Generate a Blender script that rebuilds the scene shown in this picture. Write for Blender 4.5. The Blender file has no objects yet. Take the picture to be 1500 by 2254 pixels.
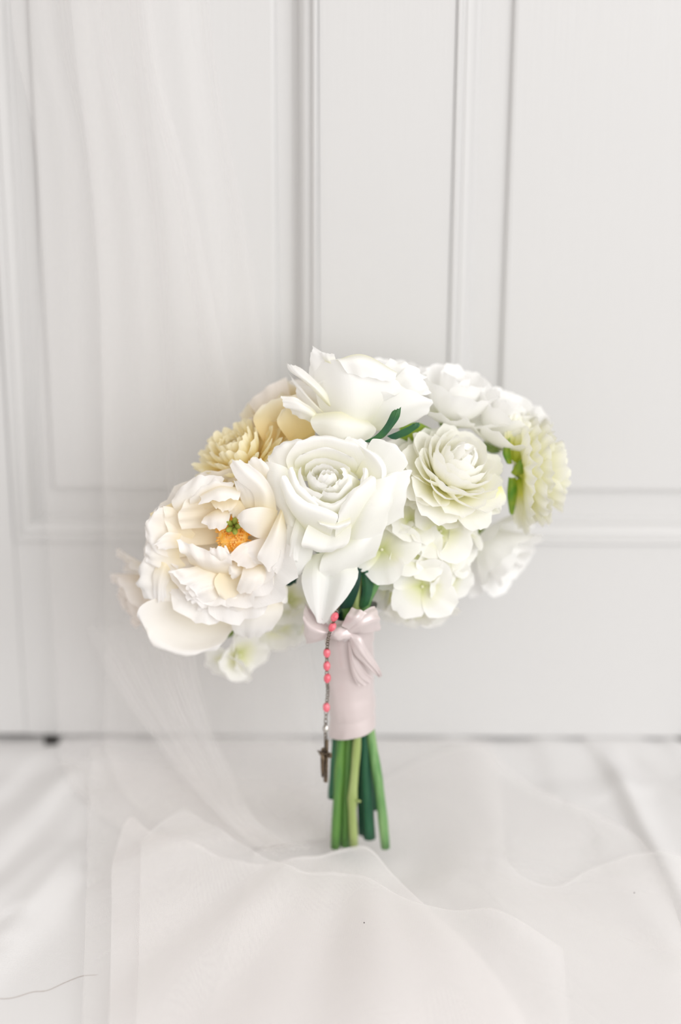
import bpy, math, random
import numpy as np

random.seed(7)
rng = np.random.default_rng(7)
C = bpy.context.scene.collection
sc = bpy.context.scene

# ------------------------------------------------------------------ camera
W_PX, H_PX, F_PX = 1500.0, 2254.0, 4000.0
PITCH, ROLL = math.radians(20.0), 0.0047
CAM = np.array([0.0, -1.37, 0.713])
_f = np.array([0, math.cos(PITCH), -math.sin(PITCH)])
_r0 = np.array([1.0, 0, 0]); _u0 = np.array([0, math.sin(PITCH), math.cos(PITCH)])
_r = _r0 * math.cos(ROLL) + _u0 * math.sin(ROLL)
_u = _u0 * math.cos(ROLL) - _r0 * math.sin(ROLL)
cam_d = bpy.data.cameras.new('camera'); cam = bpy.data.objects.new('camera', cam_d); C.objects.link(cam)
from mathutils import Matrix, Vector
m = Matrix.Identity(4)
for i in range(3):
    m[i][0] = _r[i]; m[i][1] = _u[i]; m[i][2] = -_f[i]; m[i][3] = CAM[i]
cam.matrix_world = m
cam_d.sensor_fit = 'HORIZONTAL'; cam_d.sensor_width = 24.0; cam_d.lens = F_PX / W_PX * 24.0
cam_d.clip_start = 0.02
cam_d.dof.use_dof = True; cam_d.dof.focus_distance = 1.235; cam_d.dof.aperture_fstop = 1.7
sc.camera = cam

# ------------------------------------------------------------------ light, exposure
world = bpy.data.worlds.new('room_light'); sc.world = world; world.use_nodes = True
bg = world.node_tree.nodes['Background']
bg.inputs[0].default_value = (1.0, 0.952, 0.915, 1); bg.inputs[1].default_value = 0.76
def area(name, loc, target, size, power, color):
    d = bpy.data.lights.new(name, 'AREA'); d.shape = 'RECTANGLE'; d.size, d.size_y = size
    d.energy = power; d.color = color
    o = bpy.data.objects.new(name, d); C.objects.link(o); o.location = loc
    o.rotation_euler = (Vector(target) - Vector(loc)).to_track_quat('-Z', 'Y').to_euler()
    return o
area('window_light', (1.45, -2.25, 1.30), (0.0, -0.1, 0.2), (2.4, 1.9), 45.0, (0.97, 0.985, 1.0))
sc.view_settings.view_transform = 'Standard'; sc.view_settings.look = 'None'
sc.view_settings.gamma = 1.0; sc.view_settings.use_curve_mapping = False
sc.view_settings.exposure = 0.32
sc.cycles.transparent_max_bounces = 32
sc.cycles.max_bounces = 24; sc.cycles.diffuse_bounces = 16; sc.cycles.transmission_bounces = 16

# ------------------------------------------------------------------ helpers
def ray(px, py):
    d = _r * ((px - W_PX / 2) / F_PX) + _u * ((H_PX / 2 - py) / F_PX) + _f
    return d / np.linalg.norm(d)
def at(px, py, Y, d=0.0):                      # the point of the place seen at px,py on the plane y = Y, d mm nearer
    v = ray(px, py); return CAM + v * ((Y - CAM[1]) / v[1] - d * 0.001)
def floor_at(px, py, z=0.0):
    v = ray(px, py); return CAM + v * ((z - CAM[2]) / v[2])
RV, UV_, FV = _r.copy(), _u.copy(), -_f.copy()
def vec(r, u, f):
    v = RV * r + UV_ * u + FV * f; return v / np.linalg.norm(v)
def unit(v): return v / (np.linalg.norm(v) + 1e-12)

def mat(name):
    M = bpy.data.materials.new(name); M.use_nodes = True
    nt = M.node_tree; nt.nodes.clear(); out = nt.nodes.new('ShaderNodeOutputMaterial')
    return M, nt, out
def N(nt, t, **kw):
    n = nt.nodes.new(t)
    for k, v in kw.items():
        if hasattr(n, k) and k not in n.inputs: setattr(n, k, v)
        else: n.inputs[k].default_value = v
    return n
def L(nt, a, b): nt.links.new(a, b)
def simple(name, col, rough=0.5, metal=0.0, spec=0.4, noise=None, bump=0.0, bscale=200.0, stretch=None):
    M, nt, out = mat(name)
    p = N(nt, 'ShaderNodeBsdfPrincipled'); L(nt, p.outputs[0], out.inputs[0])
    p.inputs['Base Color'].default_value = (*col, 1); p.inputs['Roughness'].default_value = rough
    p.inputs['Metallic'].default_value = metal; p.inputs['Specular IOR Level'].default_value = spec
    tc = N(nt, 'ShaderNodeTexCoord'); mp = N(nt, 'ShaderNodeMapping')
    L(nt, tc.outputs['Object'], mp.inputs[0])
    if stretch: mp.inputs['Scale'].default_value = stretch
    if noise:
        nz = N(nt, 'ShaderNodeTexNoise'); nz.inputs['Scale'].default_value = noise[0]; L(nt, mp.outputs[0], nz.inputs[0])
        cr = N(nt, 'ShaderNodeValToRGB'); L(nt, nz.outputs[0], cr.inputs[0])
        cr.color_ramp.elements[0].color = (*col, 1); cr.color_ramp.elements[1].color = (*noise[1], 1)
        cr.color_ramp.elements[0].position = .35; cr.color_ramp.elements[1].position = .65
        L(nt, cr.outputs[0], p.inputs['Base Color'])
    if bump:
        nb = N(nt, 'ShaderNodeTexNoise'); nb.inputs['Scale'].default_value = bscale; L(nt, mp.outputs[0], nb.inputs[0])
        b = N(nt, 'ShaderNodeBump'); b.inputs['Strength'].default_value = bump; b.inputs['Distance'].default_value = .001
        L(nt, nb.outputs[0], b.inputs['Height']); L(nt, b.outputs[0], p.inputs['Normal'])
    return M

def petal_mat(name, stops, trans=0.38, rough=0.6):
    M, nt, out = mat(name)
    uv = N(nt, 'ShaderNodeUVMap'); sep = N(nt, 'ShaderNodeSeparateXYZ'); L(nt, uv.outputs[0], sep.inputs[0])
    cr = N(nt, 'ShaderNodeValToRGB'); L(nt, sep.outputs[1], cr.inputs[0])
    el = cr.color_ramp.elements
    while len(el) < len(stops): el.new(0.5)
    for e, (p, c) in zip(el, stops): e.position = p; e.color = (*c, 1)
    mp = N(nt, 'ShaderNodeMapping'); mp.inputs['Scale'].default_value = (46, 3.0, 1); L(nt, uv.outputs[0], mp.inputs[0])
    nz = N(nt, 'ShaderNodeTexNoise'); nz.inputs['Scale'].default_value = 1.0; L(nt, mp.outputs[0], nz.inputs[0])
    b = N(nt, 'ShaderNodeBump'); b.inputs['Strength'].default_value = .18; b.inputs['Distance'].default_value = .0008
    L(nt, nz.outputs[0], b.inputs['Height'])
    p = N(nt, 'ShaderNodeBsdfPrincipled'); p.inputs['Roughness'].default_value = rough
    p.inputs['Specular IOR Level'].default_value = .25
    L(nt, cr.outputs[0], p.inputs['Base Color']); L(nt, b.outputs[0], p.inputs['Normal'])
    t = N(nt, 'ShaderNodeBsdfTranslucent'); L(nt, cr.outputs[0], t.inputs[0])
    mx = N(nt, 'ShaderNodeMixShader'); mx.inputs[0].default_value = trans
    L(nt, p.outputs[0], mx.inputs[1]); L(nt, t.outputs[0], mx.inputs[2]); L(nt, mx.outputs[0], out.inputs[0])
    return M

def mesh_obj(name, verts, faces, M, parent=None, uvs=None, smooth=True):
    me = bpy.data.meshes.new(name)
    me.from_pydata([tuple(map(float, v)) for v in verts], [], faces)
    if uvs is not None:
        lay = me.uv_layers.new(name='UVMap')
        vi = np.empty(len(me.loops), dtype=np.int32); me.loops.foreach_get('vertex_index', vi)
        lay.data.foreach_set('uv', np.asarray(uvs, dtype=np.float32)[vi].ravel())
    if smooth: me.polygons.foreach_set('use_smooth', [True] * len(me.polygons))
    me.materials.append(M)
    o = bpy.data.objects.new(name, me); C.objects.link(o)
    if parent is not None: o.parent = parent
    return o
def grid_obj(name, P, M, parent=None, closed=False, uv=None):   # P: (nv, nu, 3)
    nv, nu = P.shape[:2]; F = []
    for j in range(nv - 1):
        for i in range(nu if closed else nu - 1):
            i2 = (i + 1) % nu
            F.append((j * nu + i, j * nu + i2, (j + 1) * nu + i2, (j + 1) * nu + i))
    if uv is None:
        U, V = np.meshgrid(np.linspace(0, 1, nu), np.linspace(0, 1, nv)); uv = np.stack([U, V], -1)
    return mesh_obj(name, P.reshape(-1, 3), F, M, parent, uv.reshape(-1, 2))
def tag(o, label=None, cat=None, kind=None, group=None):
    if label: o['label'] = label
    if cat: o['category'] = cat
    if kind: o['kind'] = kind
    if group: o['group'] = group
    return o
def empty(name, loc=(0, 0, 0), parent=None):
    o = bpy.data.objects.new(name, None); C.objects.link(o); o.location = loc; o.empty_display_size = .02
    if parent is not None: o.parent = parent
    return o

def cr_spline(pts, n):                         # Catmull-Rom through pts
    pts = np.asarray(pts, float); k = len(pts)
    if k == 2: return pts[0] + (pts[1] - pts[0]) * np.linspace(0, 1, n)[:, None]
    ext = np.vstack([2 * pts[0] - pts[1], pts, 2 * pts[-1] - pts[-2]])
    out = []
    for t in np.linspace(0, k - 1, n):
        i = min(int(t), k - 2); f = t - i; a, b, c, d = ext[i:i + 4]
        out.append(.5 * (2 * b + (c - a) * f + (2 * a - 5 * b + 4 * c - d) * f * f + (3 * b - a - 3 * c + d) * f ** 3))
    return np.array(out)

def tube_geo(pts, radii, seg=10, caps=True, flat=1.0, up=None):
    pts = np.asarray(pts, float); n = len(pts)
    radii = np.broadcast_to(np.asarray(radii, float), (n,))
    T = np.gradient(pts, axis=0); T /= np.linalg.norm(T, axis=1)[:, None] + 1e-12
    ref = np.array([0, 1.0, 0.05]) if up is None else np.asarray(up, float)
    V, F = [], []
    for p, t, r in zip(pts, T, radii):
        a = unit(np.cross(t, ref)); b = np.cross(a, t)
        for k in range(seg):
            th = 2 * math.pi * k / seg
            V.append(p + a * math.cos(th) * r + b * math.sin(th) * r * flat)
    for j in range(n - 1):
        for k in range(seg):
            k2 = (k + 1) % seg; F.append((j * seg + k, j * seg + k2, (j + 1) * seg + k2, (j + 1) * seg + k))
    if caps:
        F.append(tuple(range(seg - 1, -1, -1))); F.append(tuple((n - 1) * seg + k for k in range(seg)))
    return V, F
def tube(name, pts, radii, M, parent=None, seg=10, **kw):
    V, F = tube_geo(pts, radii, seg, **kw); return mesh_obj(name, V, F, M, parent)
def join_geo(parts):
    V, F = [], []
    for v, f in parts:
        o = len(V); V += list(v); F += [tuple(i + o for i in q) for q in f]
    return V, F
def box_geo(x0, x1, y0, y1, z0, z1):
    V = [(x, y, z) for z in (z0, z1) for y in (y0, y1) for x in (x0, x1)]
    F = [(0, 2, 3, 1), (4, 5, 7, 6), (0, 1, 5, 4), (2, 6, 7, 3), (0, 4, 6, 2), (1, 3, 7, 5)]
    return V, F
def bevel(o, w=.002, seg=2):
    b = o.modifiers.new('bevel', 'BEVEL'); b.width = w; b.segments = seg; b.limit_method = 'ANGLE'; return o
def ellipsoid_geo(c, ax, seg=10, rings=6):
    V, F = [], []
    ax = np.asarray(ax, float)
    for j in range(rings + 1):
        ph = math.pi * j / rings
        for k in range(seg):
            th = 2 * math.pi * k / seg
            V.append(np.asarray(c) + ax[0] * math.sin(ph) * math.cos(th) + ax[1] * math.sin(ph) * math.sin(th) + ax[2] * math.cos(ph))
    for j in range(rings):
        for k in range(seg):
            k2 = (k + 1) % seg; F.append((j * seg + k, (j + 1) * seg + k, (j + 1) * seg + k2, j * seg + k2))
    return V, F

# petals -------------------------------------------------------------
def petal_grid(Cv, Nv, S, hw, kappa=0.0, tipround=.25, ruffle=0.0, freq=2.5, roll=0.0, base=.35, wmax=.65, notch=0.0, nu=11, nv=11, pointed=0.0):
    n = len(Cv); vv = np.linspace(0, 1, n)
    def ev(A, v): return np.stack([np.interp(v, vv, A[:, i]) for i in range(3)], -1)
    U, V = np.meshgrid(np.linspace(-1, 1, nu), np.linspace(0, 1, nv))
    ve = V * (1 - tipround * np.abs(U) ** 2.6 - notch * np.exp(-(U / .22) ** 2) + .02 * np.sin(U * 9 + rng.uniform(0, 6)))
    w = base + (1 - base) * np.sin(np.clip(ve / wmax, 0, 1) * math.pi / 2)
    w = w * (1 - pointed * np.clip((ve - wmax) / (1 - wmax), 0, 1) ** 1.5) * hw
    Pc, Nc = ev(Cv, ve), ev(Nv, ve)
    S = np.asarray(S)
    ph = rng.uniform(0, 6.28); ph2 = rng.uniform(0, 6.28)
    s = U * w
    if abs(kappa) > 1e-6:
        lat = np.sin(np.clip(s * kappa, -1.5, 1.5)) / kappa; ins = (1 - np.cos(np.clip(s * kappa, -1.5, 1.5))) / kappa
    else: lat, ins = s, 0 * s
    off = ins + ruffle * ve ** 2 * (np.sin(U * freq * 3.14 + ph) + .5 * np.sin(U * freq * 6.1 + ph2 + 3 * ve)) - roll * hw * np.abs(U) ** 4 * ve
    return Pc + S * lat[..., None] + Nc * off[..., None]
def centre_line(a0, a1, Ln, p=1.0, tip=0.0, n=24):          # 2D: (out, up) by angle from 'up'
    v = np.linspace(0, 1, n); a = a0 + (a1 - a0) * v ** p + tip * np.clip((v - .68) / .32, 0, 1) ** 1.5
    d = Ln / (n - 1); x = np.concatenate([[0], np.cumsum(np.sin(a[:-1]) * d)]); y = np.concatenate([[0], np.cumsum(np.cos(a[:-1]) * d)])
    return x, y, a
class Flower:
    """local frame: z = the way it faces"""
    def __init__(s, name, c, axis, M, parent, label=None, calyx=None, csize=.008):
        s.c = np.asarray(c, float); s.z = unit(np.asarray(axis, float))
        s.x = unit(np.cross(UV_, s.z)) if abs(np.dot(UV_, s.z)) < .95 else unit(np.cross(RV, s.z)); s.y = np.cross(s.z, s.x)
        s.M = M
        V, F = ellipsoid_geo(s.c, [s.x * csize, s.y * csize, s.z * csize], 10, 6)
        s.o = mesh_obj(name, V, F, calyx or MG['calyx'], parent)
        if label: s.o['label'] = label
    def petal(s, phi, r0, z0, Ln, hw, a0, a1, tip=0.0, p=1.0, wrap=None, M=None, name='petal', **kw):
        er = s.x * math.cos(phi) + s.y * math.sin(phi); S = -s.x * math.sin(phi) + s.y * math.cos(phi)
        x, y, a = centre_line(math.radians(a0), math.radians(a1), Ln, p, math.radians(tip))
        Cv = s.c + er * (r0 + x)[:, None] + s.z * (z0 + y)[:, None]
        Nv = -er * np.cos(a)[:, None] + s.z * np.sin(a)[:, None]
        return grid_obj(name, petal_grid(Cv, Nv, S, hw, 0 if wrap is None else 1 / wrap, **kw), M or s.M, s.o)
    def ring(s, n, phi0, r0, z0, Ln, hw, a0, a1, jit=.12, **kw):
        for k in range(n):
            j = lambda q: 1 + q * rng.uniform(-1, 1)
            s.petal(phi0 + 2 * math.pi * k / n + rng.uniform(-jit, jit), r0, z0 + rng.uniform(-.001, .001), Ln * j(.07), hw * j(.1), a0 + rng.uniform(-4, 4), a1 + rng.uniform(-6, 6), **kw)
    def net(s, Y, rows, M=None, ruffle=0.0, freq=3.0, n=14, name='petal', edge=0.0):
        return net(Y, rows, M or s.M, s.o, ruffle, freq, n, name, edge)
def net(Y, rows, M, parent, ruffle=0.0, freq=3.0, n=14, name='petal', edge=.0006):
    ctrl = [[at(x, y, Y, d) for x, y, d in r] for r in rows]
    R = np.array([cr_spline(r, n) for r in ctrl])               # rows x n
    P = np.stack([cr_spline(R[:, i], n) for i in range(n)], 1)  # n x n
    du = np.gradient(P, axis=1); dv = np.gradient(P, axis=0)
    Nn = np.cross(du, dv); Nn /= np.linalg.norm(Nn, axis=2)[..., None] + 1e-12
    U, V = np.meshgrid(np.linspace(-1, 1, n), np.linspace(0, 1, n))
    ph = rng.uniform(0, 6.28, 4)
    off = ruffle * (V ** 1.5 * np.sin(U * freq * 3 + ph[0] + 2 * V) + .5 * np.abs(U) ** 2 * np.sin(V * freq * 4 + ph[1]))
    P = P + Nn * off[..., None]
    e = edge * np.clip((V - .75) / .25, 0, 1)                    # uneven outer edge
    dvn = dv / (np.linalg.norm(dv, axis=2)[..., None] + 1e-12)
    P = P + dvn * (e * (np.sin(U * 7 + ph[2]) + .6 * np.sin(U * 15 + ph[3])))[..., None]
    return grid_obj(name, P, M, parent)

# ------------------------------------------------------------------ materials
MG = {}
MG['paint'] = simple('white_gloss_paint', (.625, .620, .615), .38, spec=.35, bump=.25, bscale=60, stretch=(9, 9, .35))
MG['wall'] = simple('wall_paint', (.78, .765, .74), .8)
MG['wood'] = simple('dark_floor_boards', (.035, .03, .026), .5, noise=(6, (.06, .05, .04)), stretch=(1, 8, 8))
MG['calyx'] = simple('calyx_green', (.16, .27, .07), .6, noise=(150, (.28, .36, .10)))
W_ = (.88, .87, .85)
MG['rose'] = petal_mat('white_rose_petal', [(0, (.89, .88, .68)), (.25, (.94, .936, .87)), (.6, (.955, .951, .94)), (1, (.96, .957, .95))])
MG['rose_outer'] = petal_mat('white_rose_outer_petal', [(0, (.88, .89, .74)), (.3, (.95, .948, .925)), (1, (.96, .957, .95))])
MG['peony'] = petal_mat('peony_petal', [(0, (.91, .83, .62)), (.35, (.94, .91, .85)), (.75, (.945, .935, .928)), (1, (.945, .93, .92))])
MG['peony_cream'] = petal_mat('peony_inner_petal', [(0, (.90, .80, .56)), (.6, (.92, .86, .72)), (1, (.94, .91, .85))])
MG['ran'] = petal_mat('ranunculus_petal', [(0, (.84, .83, .34)), (.35, (.935, .925, .76)), (.7, (.955, .95, .90)), (1, (.96, .956, .93))])
MG['ran_green'] = petal_mat('ranunculus_back_petal', [(0, (.50, .62, .03)), (.32, (.80, .80, .18)), (.55, (.92, .91, .68)), (1, (.94, .935, .88))])
MG['mum'] = petal_mat('chrysanthemum_petal', [(0, (.90, .68, .16)), (.45, (.93, .83, .44)), (1, (.94, .90, .72))])
MG['blush'] = petal_mat('blush_petal', [(0, (.88, .76, .54)), (.4, (.91, .86, .77)), (1, (.92, .885, .86))])
MG['tan'] = petal_mat('tan_cream_petal', [(0, (.84, .66, .30)), (.5, (.88, .78, .52)), (1, (.90, .86, .74))])
MG['hyd'] = petal_mat('hydrangea_petal', [(0, (.70, .74, .32)), (.25, (.86, .86, .64)), (.6, (.93, .925, .88)), (1, (.945, .94, .92))])
MG['leaf'] = simple('dark_leaf', (.012, .075, .038), .45, noise=(60, (.03, .12, .035)))
MG['leaf_light'] = simple('sepal_green', (.10, .25, .02), .5, noise=(80, (.28, .36, .03)))
MG['leaf_black'] = simple('deep_leaf', (.006, .03, .022), .4, noise=(60, (.01, .05, .03)))
def stem_mat(n, a, b): return simple(n, a, .42, noise=(28, b), stretch=(6, 6, .8), spec=.45)
MG['stem_mid'] = stem_mat('stem_mid_green', (.065, .19, .045), (.12, .26, .05))
MG['stem_dark'] = stem_mat('stem_dark_green', (.012, .085, .045), (.03, .13, .06))
MG['stem_teal'] = stem_mat('stem_teal_green', (.03, .13, .075), (.07, .20, .11))
MG['stem_yellow'] = stem_mat('stem_yellow_green', (.26, .34, .10), (.34, .42, .16))
MG['stem_light'] = stem_mat('stem_light_green', (.10, .25, .075), (.22, .38, .15))
M_, nt, out = mat('pink_satin'); MG['satin'] = M_
p = N(nt, 'ShaderNodeBsdfPrincipled'); L(nt, p.outputs[0], out.inputs[0])
p.inputs['Base Color'].default_value = (.64, .56, .55, 1); p.inputs['Metallic'].default_value = .25; p.inputs['Roughness'].default_value = .38
p.inputs['Specular IOR Level'].default_value = .5; p.inputs['Sheen Weight'].default_value = .35
MG['bead'] = simple('pink_glass_bead', (.66, .09, .13), .2, spec=.5, noise=(180, (.74, .17, .21)))
MG['bronze'] = simple('antique_bronze', (.20, .15, .10), .42, metal=.85, noise=(300, (.10, .075, .05)), bump=.3, bscale=900)
MG['silver'] = simple('old_silver', (.50, .48, .45), .3, metal=1.0)
MG['anther'] = simple('orange_stamen', (.90, .42, .03), .6, noise=(240, (.93, .62, .20)))
MG['carpel'] = simple('green_carpel', (.32, .36, .06), .55)
MG['hair'] = simple('brown_hair', (.36, .29, .25), .5)
MG['lint'] = simple('dark_lint', (.10, .09, .09), .8)
MG['sheet'] = simple('white_cotton', (.70, .692, .69), .85, spec=.15, bump=.2, bscale=900)
def tulle_mat(name, lo, hi, col):
    M, nt, out = mat(name)
    uv = N(nt, 'ShaderNodeUVMap')
    vo = N(nt, 'ShaderNodeTexVoronoi', feature='DISTANCE_TO_EDGE'); vo.inputs['Scale'].default_value = 900.0
    vo.inputs['Randomness'].default_value = .25
    L(nt, uv.outputs[0], vo.inputs['Vector'])
    mr = N(nt, 'ShaderNodeMapRange'); mr.inputs['From Min'].default_value = .05; mr.inputs['From Max'].default_value = .28
    mr.inputs['To Min'].default_value = hi; mr.inputs['To Max'].default_value = lo; L(nt, vo.outputs['Distance'], mr.inputs[0])
    lw = N(nt, 'ShaderNodeLayerWeight'); lw.inputs['Blend'].default_value = .35
    mm = N(nt, 'ShaderNodeMath', operation='MULTIPLY'); L(nt, lw.outputs['Facing'], mm.inputs[0]); mm.inputs[1].default_value = .55
    ad = N(nt, 'ShaderNodeMath', operation='ADD', use_clamp=True); L(nt, mr.outputs[0], ad.inputs[0]); L(nt, mm.outputs[0], ad.inputs[1])
    tr = N(nt, 'ShaderNodeBsdfTransparent'); d = N(nt, 'ShaderNodeBsdfDiffuse'); d.inputs[0].default_value = (*col, 1)
    tl = N(nt, 'ShaderNodeBsdfTranslucent'); tl.inputs[0].default_value = (*col, 1)
    m1 = N(nt, 'ShaderNodeMixShader'); m1.inputs[0].default_value = .45; L(nt, d.outputs[0], m1.inputs[1]); L(nt, tl.outputs[0], m1.inputs[2])
    m2 = N(nt, 'ShaderNodeMixShader'); L(nt, ad.outputs[0], m2.inputs[0]); L(nt, tr.outputs[0], m2.inputs[1]); L(nt, m1.outputs[0], m2.inputs[2])
    L(nt, m2.outputs[0], out.inputs[0]); return M
MG['tulle'] = tulle_mat('white_tulle', .10, .16, (.95, .935, .93))
MG['tulle_hang'] = tulle_mat('white_tulle_hanging', .17, .17, (.95, .935, .93))
MG['tulle_gather'] = tulle_mat('gathered_tulle', .13, .13, (.95, .935, .93))
MG['tulle_thick'] = tulle_mat('double_tulle', .14, .38, (.95, .93, .925))

# ------------------------------------------------------------------ setting: door, wall, floor
DOOR_Z0 = 0.014
def slab(name, x0, x1, y0, y1, z0, z1, M, parent=None, bw=.0015):
    V, F = box_geo(x0, x1, y0, y1, z0, z1); o = mesh_obj(name, V, F, M, parent, smooth=False)
    if bw: bevel(o, bw)
    return o
fl = slab('floor', -2.2, 2.2, -2.6, .45, -.05, 0.0, MG['wood'], bw=0); tag(fl, kind='structure')
# panel openings taken at the height of the photograph's door
def dx(px, py): return at(px, py, 0.0)[0]
xs_l0, xs_l1 = dx(2, 700), dx(700, 700)        # left panel opening (outer edges of its moulding)
xs_r0 = dx(990, 700); xs_r1 = xs_r0 + (xs_l1 - xs_l0)
z_rail = at(1400, 1198, 0.0)[2]                # top of the bottom rail
z_lock0, z_lock1 = .86, 1.06; z_up1 = 1.86; DOOR_TOP = 1.98
dx0, dx1 = xs_l0 - .115, xs_r1 + .115
TH = .040
door = empty('door_1', (0, 0, 0)); tag(door, kind='structure')
slab('stile', dx0, xs_l0, 0, TH, DOOR_Z0, DOOR_TOP, MG['paint'], door)
slab('stile', xs_r1, dx1, 0, TH, DOOR_Z0, DOOR_TOP, MG['paint'], door)
slab('bottom_rail', xs_l0, xs_r1, 0, TH, DOOR_Z0, z_rail, MG['paint'], door, .0008)
slab('lock_rail', xs_l0, xs_r1, 0, TH, z_lock0, z_lock1, MG['paint'], door, .0008)
slab('top_rail', xs_l0, xs_r1, 0, TH, z_up1, DOOR_TOP, MG['paint'], door, .0008)
slab('mullion', xs_l1, xs_r0, 0, TH, z_rail, z_lock0, MG['paint'], door, .0008)
slab('mullion', xs_l1, xs_r0, 0, TH, z_lock1, z_up1, MG['paint'], door, .0008)
# moulding profile: (inwards from the opening's edge, depth behind the face)
PROF = [(0, -.0012), (.0016, -.0022), (.0034, -.0018), (.0046, .0006), (.0052, .0022), (.0066, .0024), (.0078, .0016), (.0102, .0022), (.0130, .0046), (.0150, .0085), (.0156, .0112), (.0178, .0116), (.0184, .0140)]
def frame_sweep(name, x0, x1, z0, z1, prof, M, parent, close_back=False):
    V, F = [], []
    for d, y in prof:
        V += [(x0 + d, y, z0 + d), (x1 - d, y, z0 + d), (x1 - d, y, z1 - d), (x0 + d, y, z1 - d)]
    for j in range(len(prof) - 1):
        for k in range(4):
            k2 = (k + 1) % 4; F.append((j * 4 + k, j * 4 + k2, (j + 1) * 4 + k2, (j + 1) * 4 + k))
    if close_back: F.append(tuple((len(prof) - 1) * 4 + k for k in range(4)))
    return mesh_obj(name, V, F, M, parent, smooth=False)
def door_panel(x0, x1, z0, z1, ml, mr, mb):
    frame_sweep('panel_moulding', x0, x1, z0, z1, PROF, MG['paint'], door)
    R = .0135
    V, F = [], []
    rects = [(0, 0, 0, 0, R), (ml, mr, mb, mb, R), (ml + .0016, mr + .0016, mb + .0016, mb + .0016, R - .0042), (ml + .0040, mr + .0040, mb + .0040, mb + .0040, R - .0050)]
    for a, b, c, d, y in rects: V += [(x0 + a, y, z0 + c), (x1 - b, y, z0 + c), (x1 - b, y, z1 - d), (x0 + a, y, z1 - d)]
    for j in range(3):
        for k in range(4):
            k2 = (k + 1) % 4; F.append((j * 4 + k, j * 4 + k2, (j + 1) * 4 + k2, (j + 1) * 4 + k))
    F.append((12, 13, 14, 15))
    mesh_obj('panel', V, F, MG['paint'], door, smooth=False)
m_l = xs_l1 - dx(612, 700); m_r = dx(1108, 700) - xs_r0; m_b = at(1400, 1081, 0.0125)[2] - z_rail
for z0, z1 in ((z_rail, z_lock0), (z_lock1, z_up1)):
    door_panel(xs_l0, xs_l1, z0, z1, m_l, m_l, m_b); door_panel(xs_r0, xs_r1, z0, z1, m_r, m_l, m_b)
slab('knob', dx0 + .05, dx0 + .09, -.05, 0, .94, .98, MG['silver'], door, .012)
# the wall the door stands in
slab_w = slab('wall_back', -2.2, dx0 - .012, .02, .14, 0, 2.6, MG['wall'], bw=0); tag(slab_w, kind='structure')
for a, b, c, d in ((dx1 + .012, 2.2, 0, 2.6), (dx0 - .012, dx1 + .012, DOOR_TOP + .012, 2.6)):
    o = slab('wall_piece', a, b, .02, .14, c, d, MG['wall'], slab_w, bw=0)
t1 = slab('trim_1', dx0 - .11, dx0 - .004, -.006, .03, 0, DOOR_TOP + .1, MG['paint'], bw=.004); tag(t1, kind='structure')
t2 = slab('trim_2', dx1 + .004, dx1 + .11, -.006, .03, 0, DOOR_TOP + .1, MG['paint'], bw=.004); tag(t2, kind='structure')

# ------------------------------------------------------------------ the sheet on the floor
def fpts(l): return np.array([floor_at(*q)[:2] for q in l])
FOLDS = [  # polyline px, height mm, width mm, asymmetry
    ([(-80, 2060), (0, 1985), (105, 1895), (180, 1800)], 5.5, 20), ([(-60, 2190), (0, 2115), (90, 2030), (165, 1950)], 4.5, 18),
    ([(-80, 1950), (0, 1872), (110, 1770), (235, 1690)], 5.5, 20), ([(-60, 1800), (0, 1755), (60, 1690), (130, 1640)], 5, 16),
    ([(60, 2010), (150, 1950), (230, 1860), (300, 1770)], 3, 18), ([(-20, 1930), (60, 1850), (150, 1740)], 2, 9), ([(20, 2080), (95, 1985), (170, 1900)], 2, 9),
    ([(1282, 1622), (1330, 1690), (1392, 1800), (1440, 1900), (1492, 2000), (1560, 2120)], 9.0, 8),
    ([(1330, 1630), (1420, 1690), (1520, 1770)], 3.1, 11), ([(1190, 1640), (1215, 1700), (1235, 1760)], 2.5, 15),
    ([(1470, 1630), (1510, 1700), (1560, 1800)], 3.7, 15), ([(1380, 1760), (1450, 1740), (1520, 1800)], 2.5, 17),
    ([(1330, 1900), (1400, 2000), (1500, 2150)], 2.5, 17),
    ([(420, 1640), (440, 1700), (400, 1780)], 2.5, 17), ([(1000, 1640), (1030, 1720), (1100, 1850)], 1.9, 17),
    ([(1120, 2080), (1200, 2180), (1260, 2300)], 2.5, 22), ([(560, 2000), (620, 2120), (600, 2300)], 2.5, 27), ([(1080, 1960), (1090, 2100), (1120, 2300)], 1.9, 17)]
FOLD_SEG = [(fpts(l), h * .001, w * .001) for l, h, w in FOLDS]
def sheet_height(X, Y):
    z = .004 + .0012 * np.sin(X * 31 + 1.5 * np.sin(Y * 17)) * np.sin(Y * 23 + 2 * np.sin(X * 13)) + .0007 * np.sin(X * 83 + Y * 60)
    for P, h, w in FOLD_SEG:
        best = np.full(X.shape, 1e9); side = np.zeros(X.shape)
        for a, b in zip(P[:-1], P[1:]):
            ab = b - a; Lq = np.dot(ab, ab)
            t = np.clip(((X - a[0]) * ab[0] + (Y - a[1]) * ab[1]) / Lq, 0, 1)
            ex, ey = X - a[0] - ab[0] * t, Y - a[1] - ab[1] * t; d2 = ex * ex + ey * ey
            s = np.sign(ab[0] * ey - ab[1] * ex); k = d2 < best; best = np.where(k, d2, best); side = np.where(k, s, side)
        d = np.sqrt(best); ww = np.where(side > 0, w * 1.6, w * .75)
        z = z + h * np.exp(-(d / ww) ** 2)
    return z
nx, ny = 330, 300
Xg, Yg = np.meshgrid(np.linspace(-.62, .62, nx), np.linspace(-1.15, .012, ny))
edge_r = dx(1484, 1618)
Xg = np.where(Xg > 0, Xg * np.minimum(1.0, (edge_r + np.clip(-Yg, 0, 1) * 1.3 + .004 * np.sin(Yg * 40)) / .62), Xg)
Zg = sheet_height(Xg, Yg)
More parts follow.
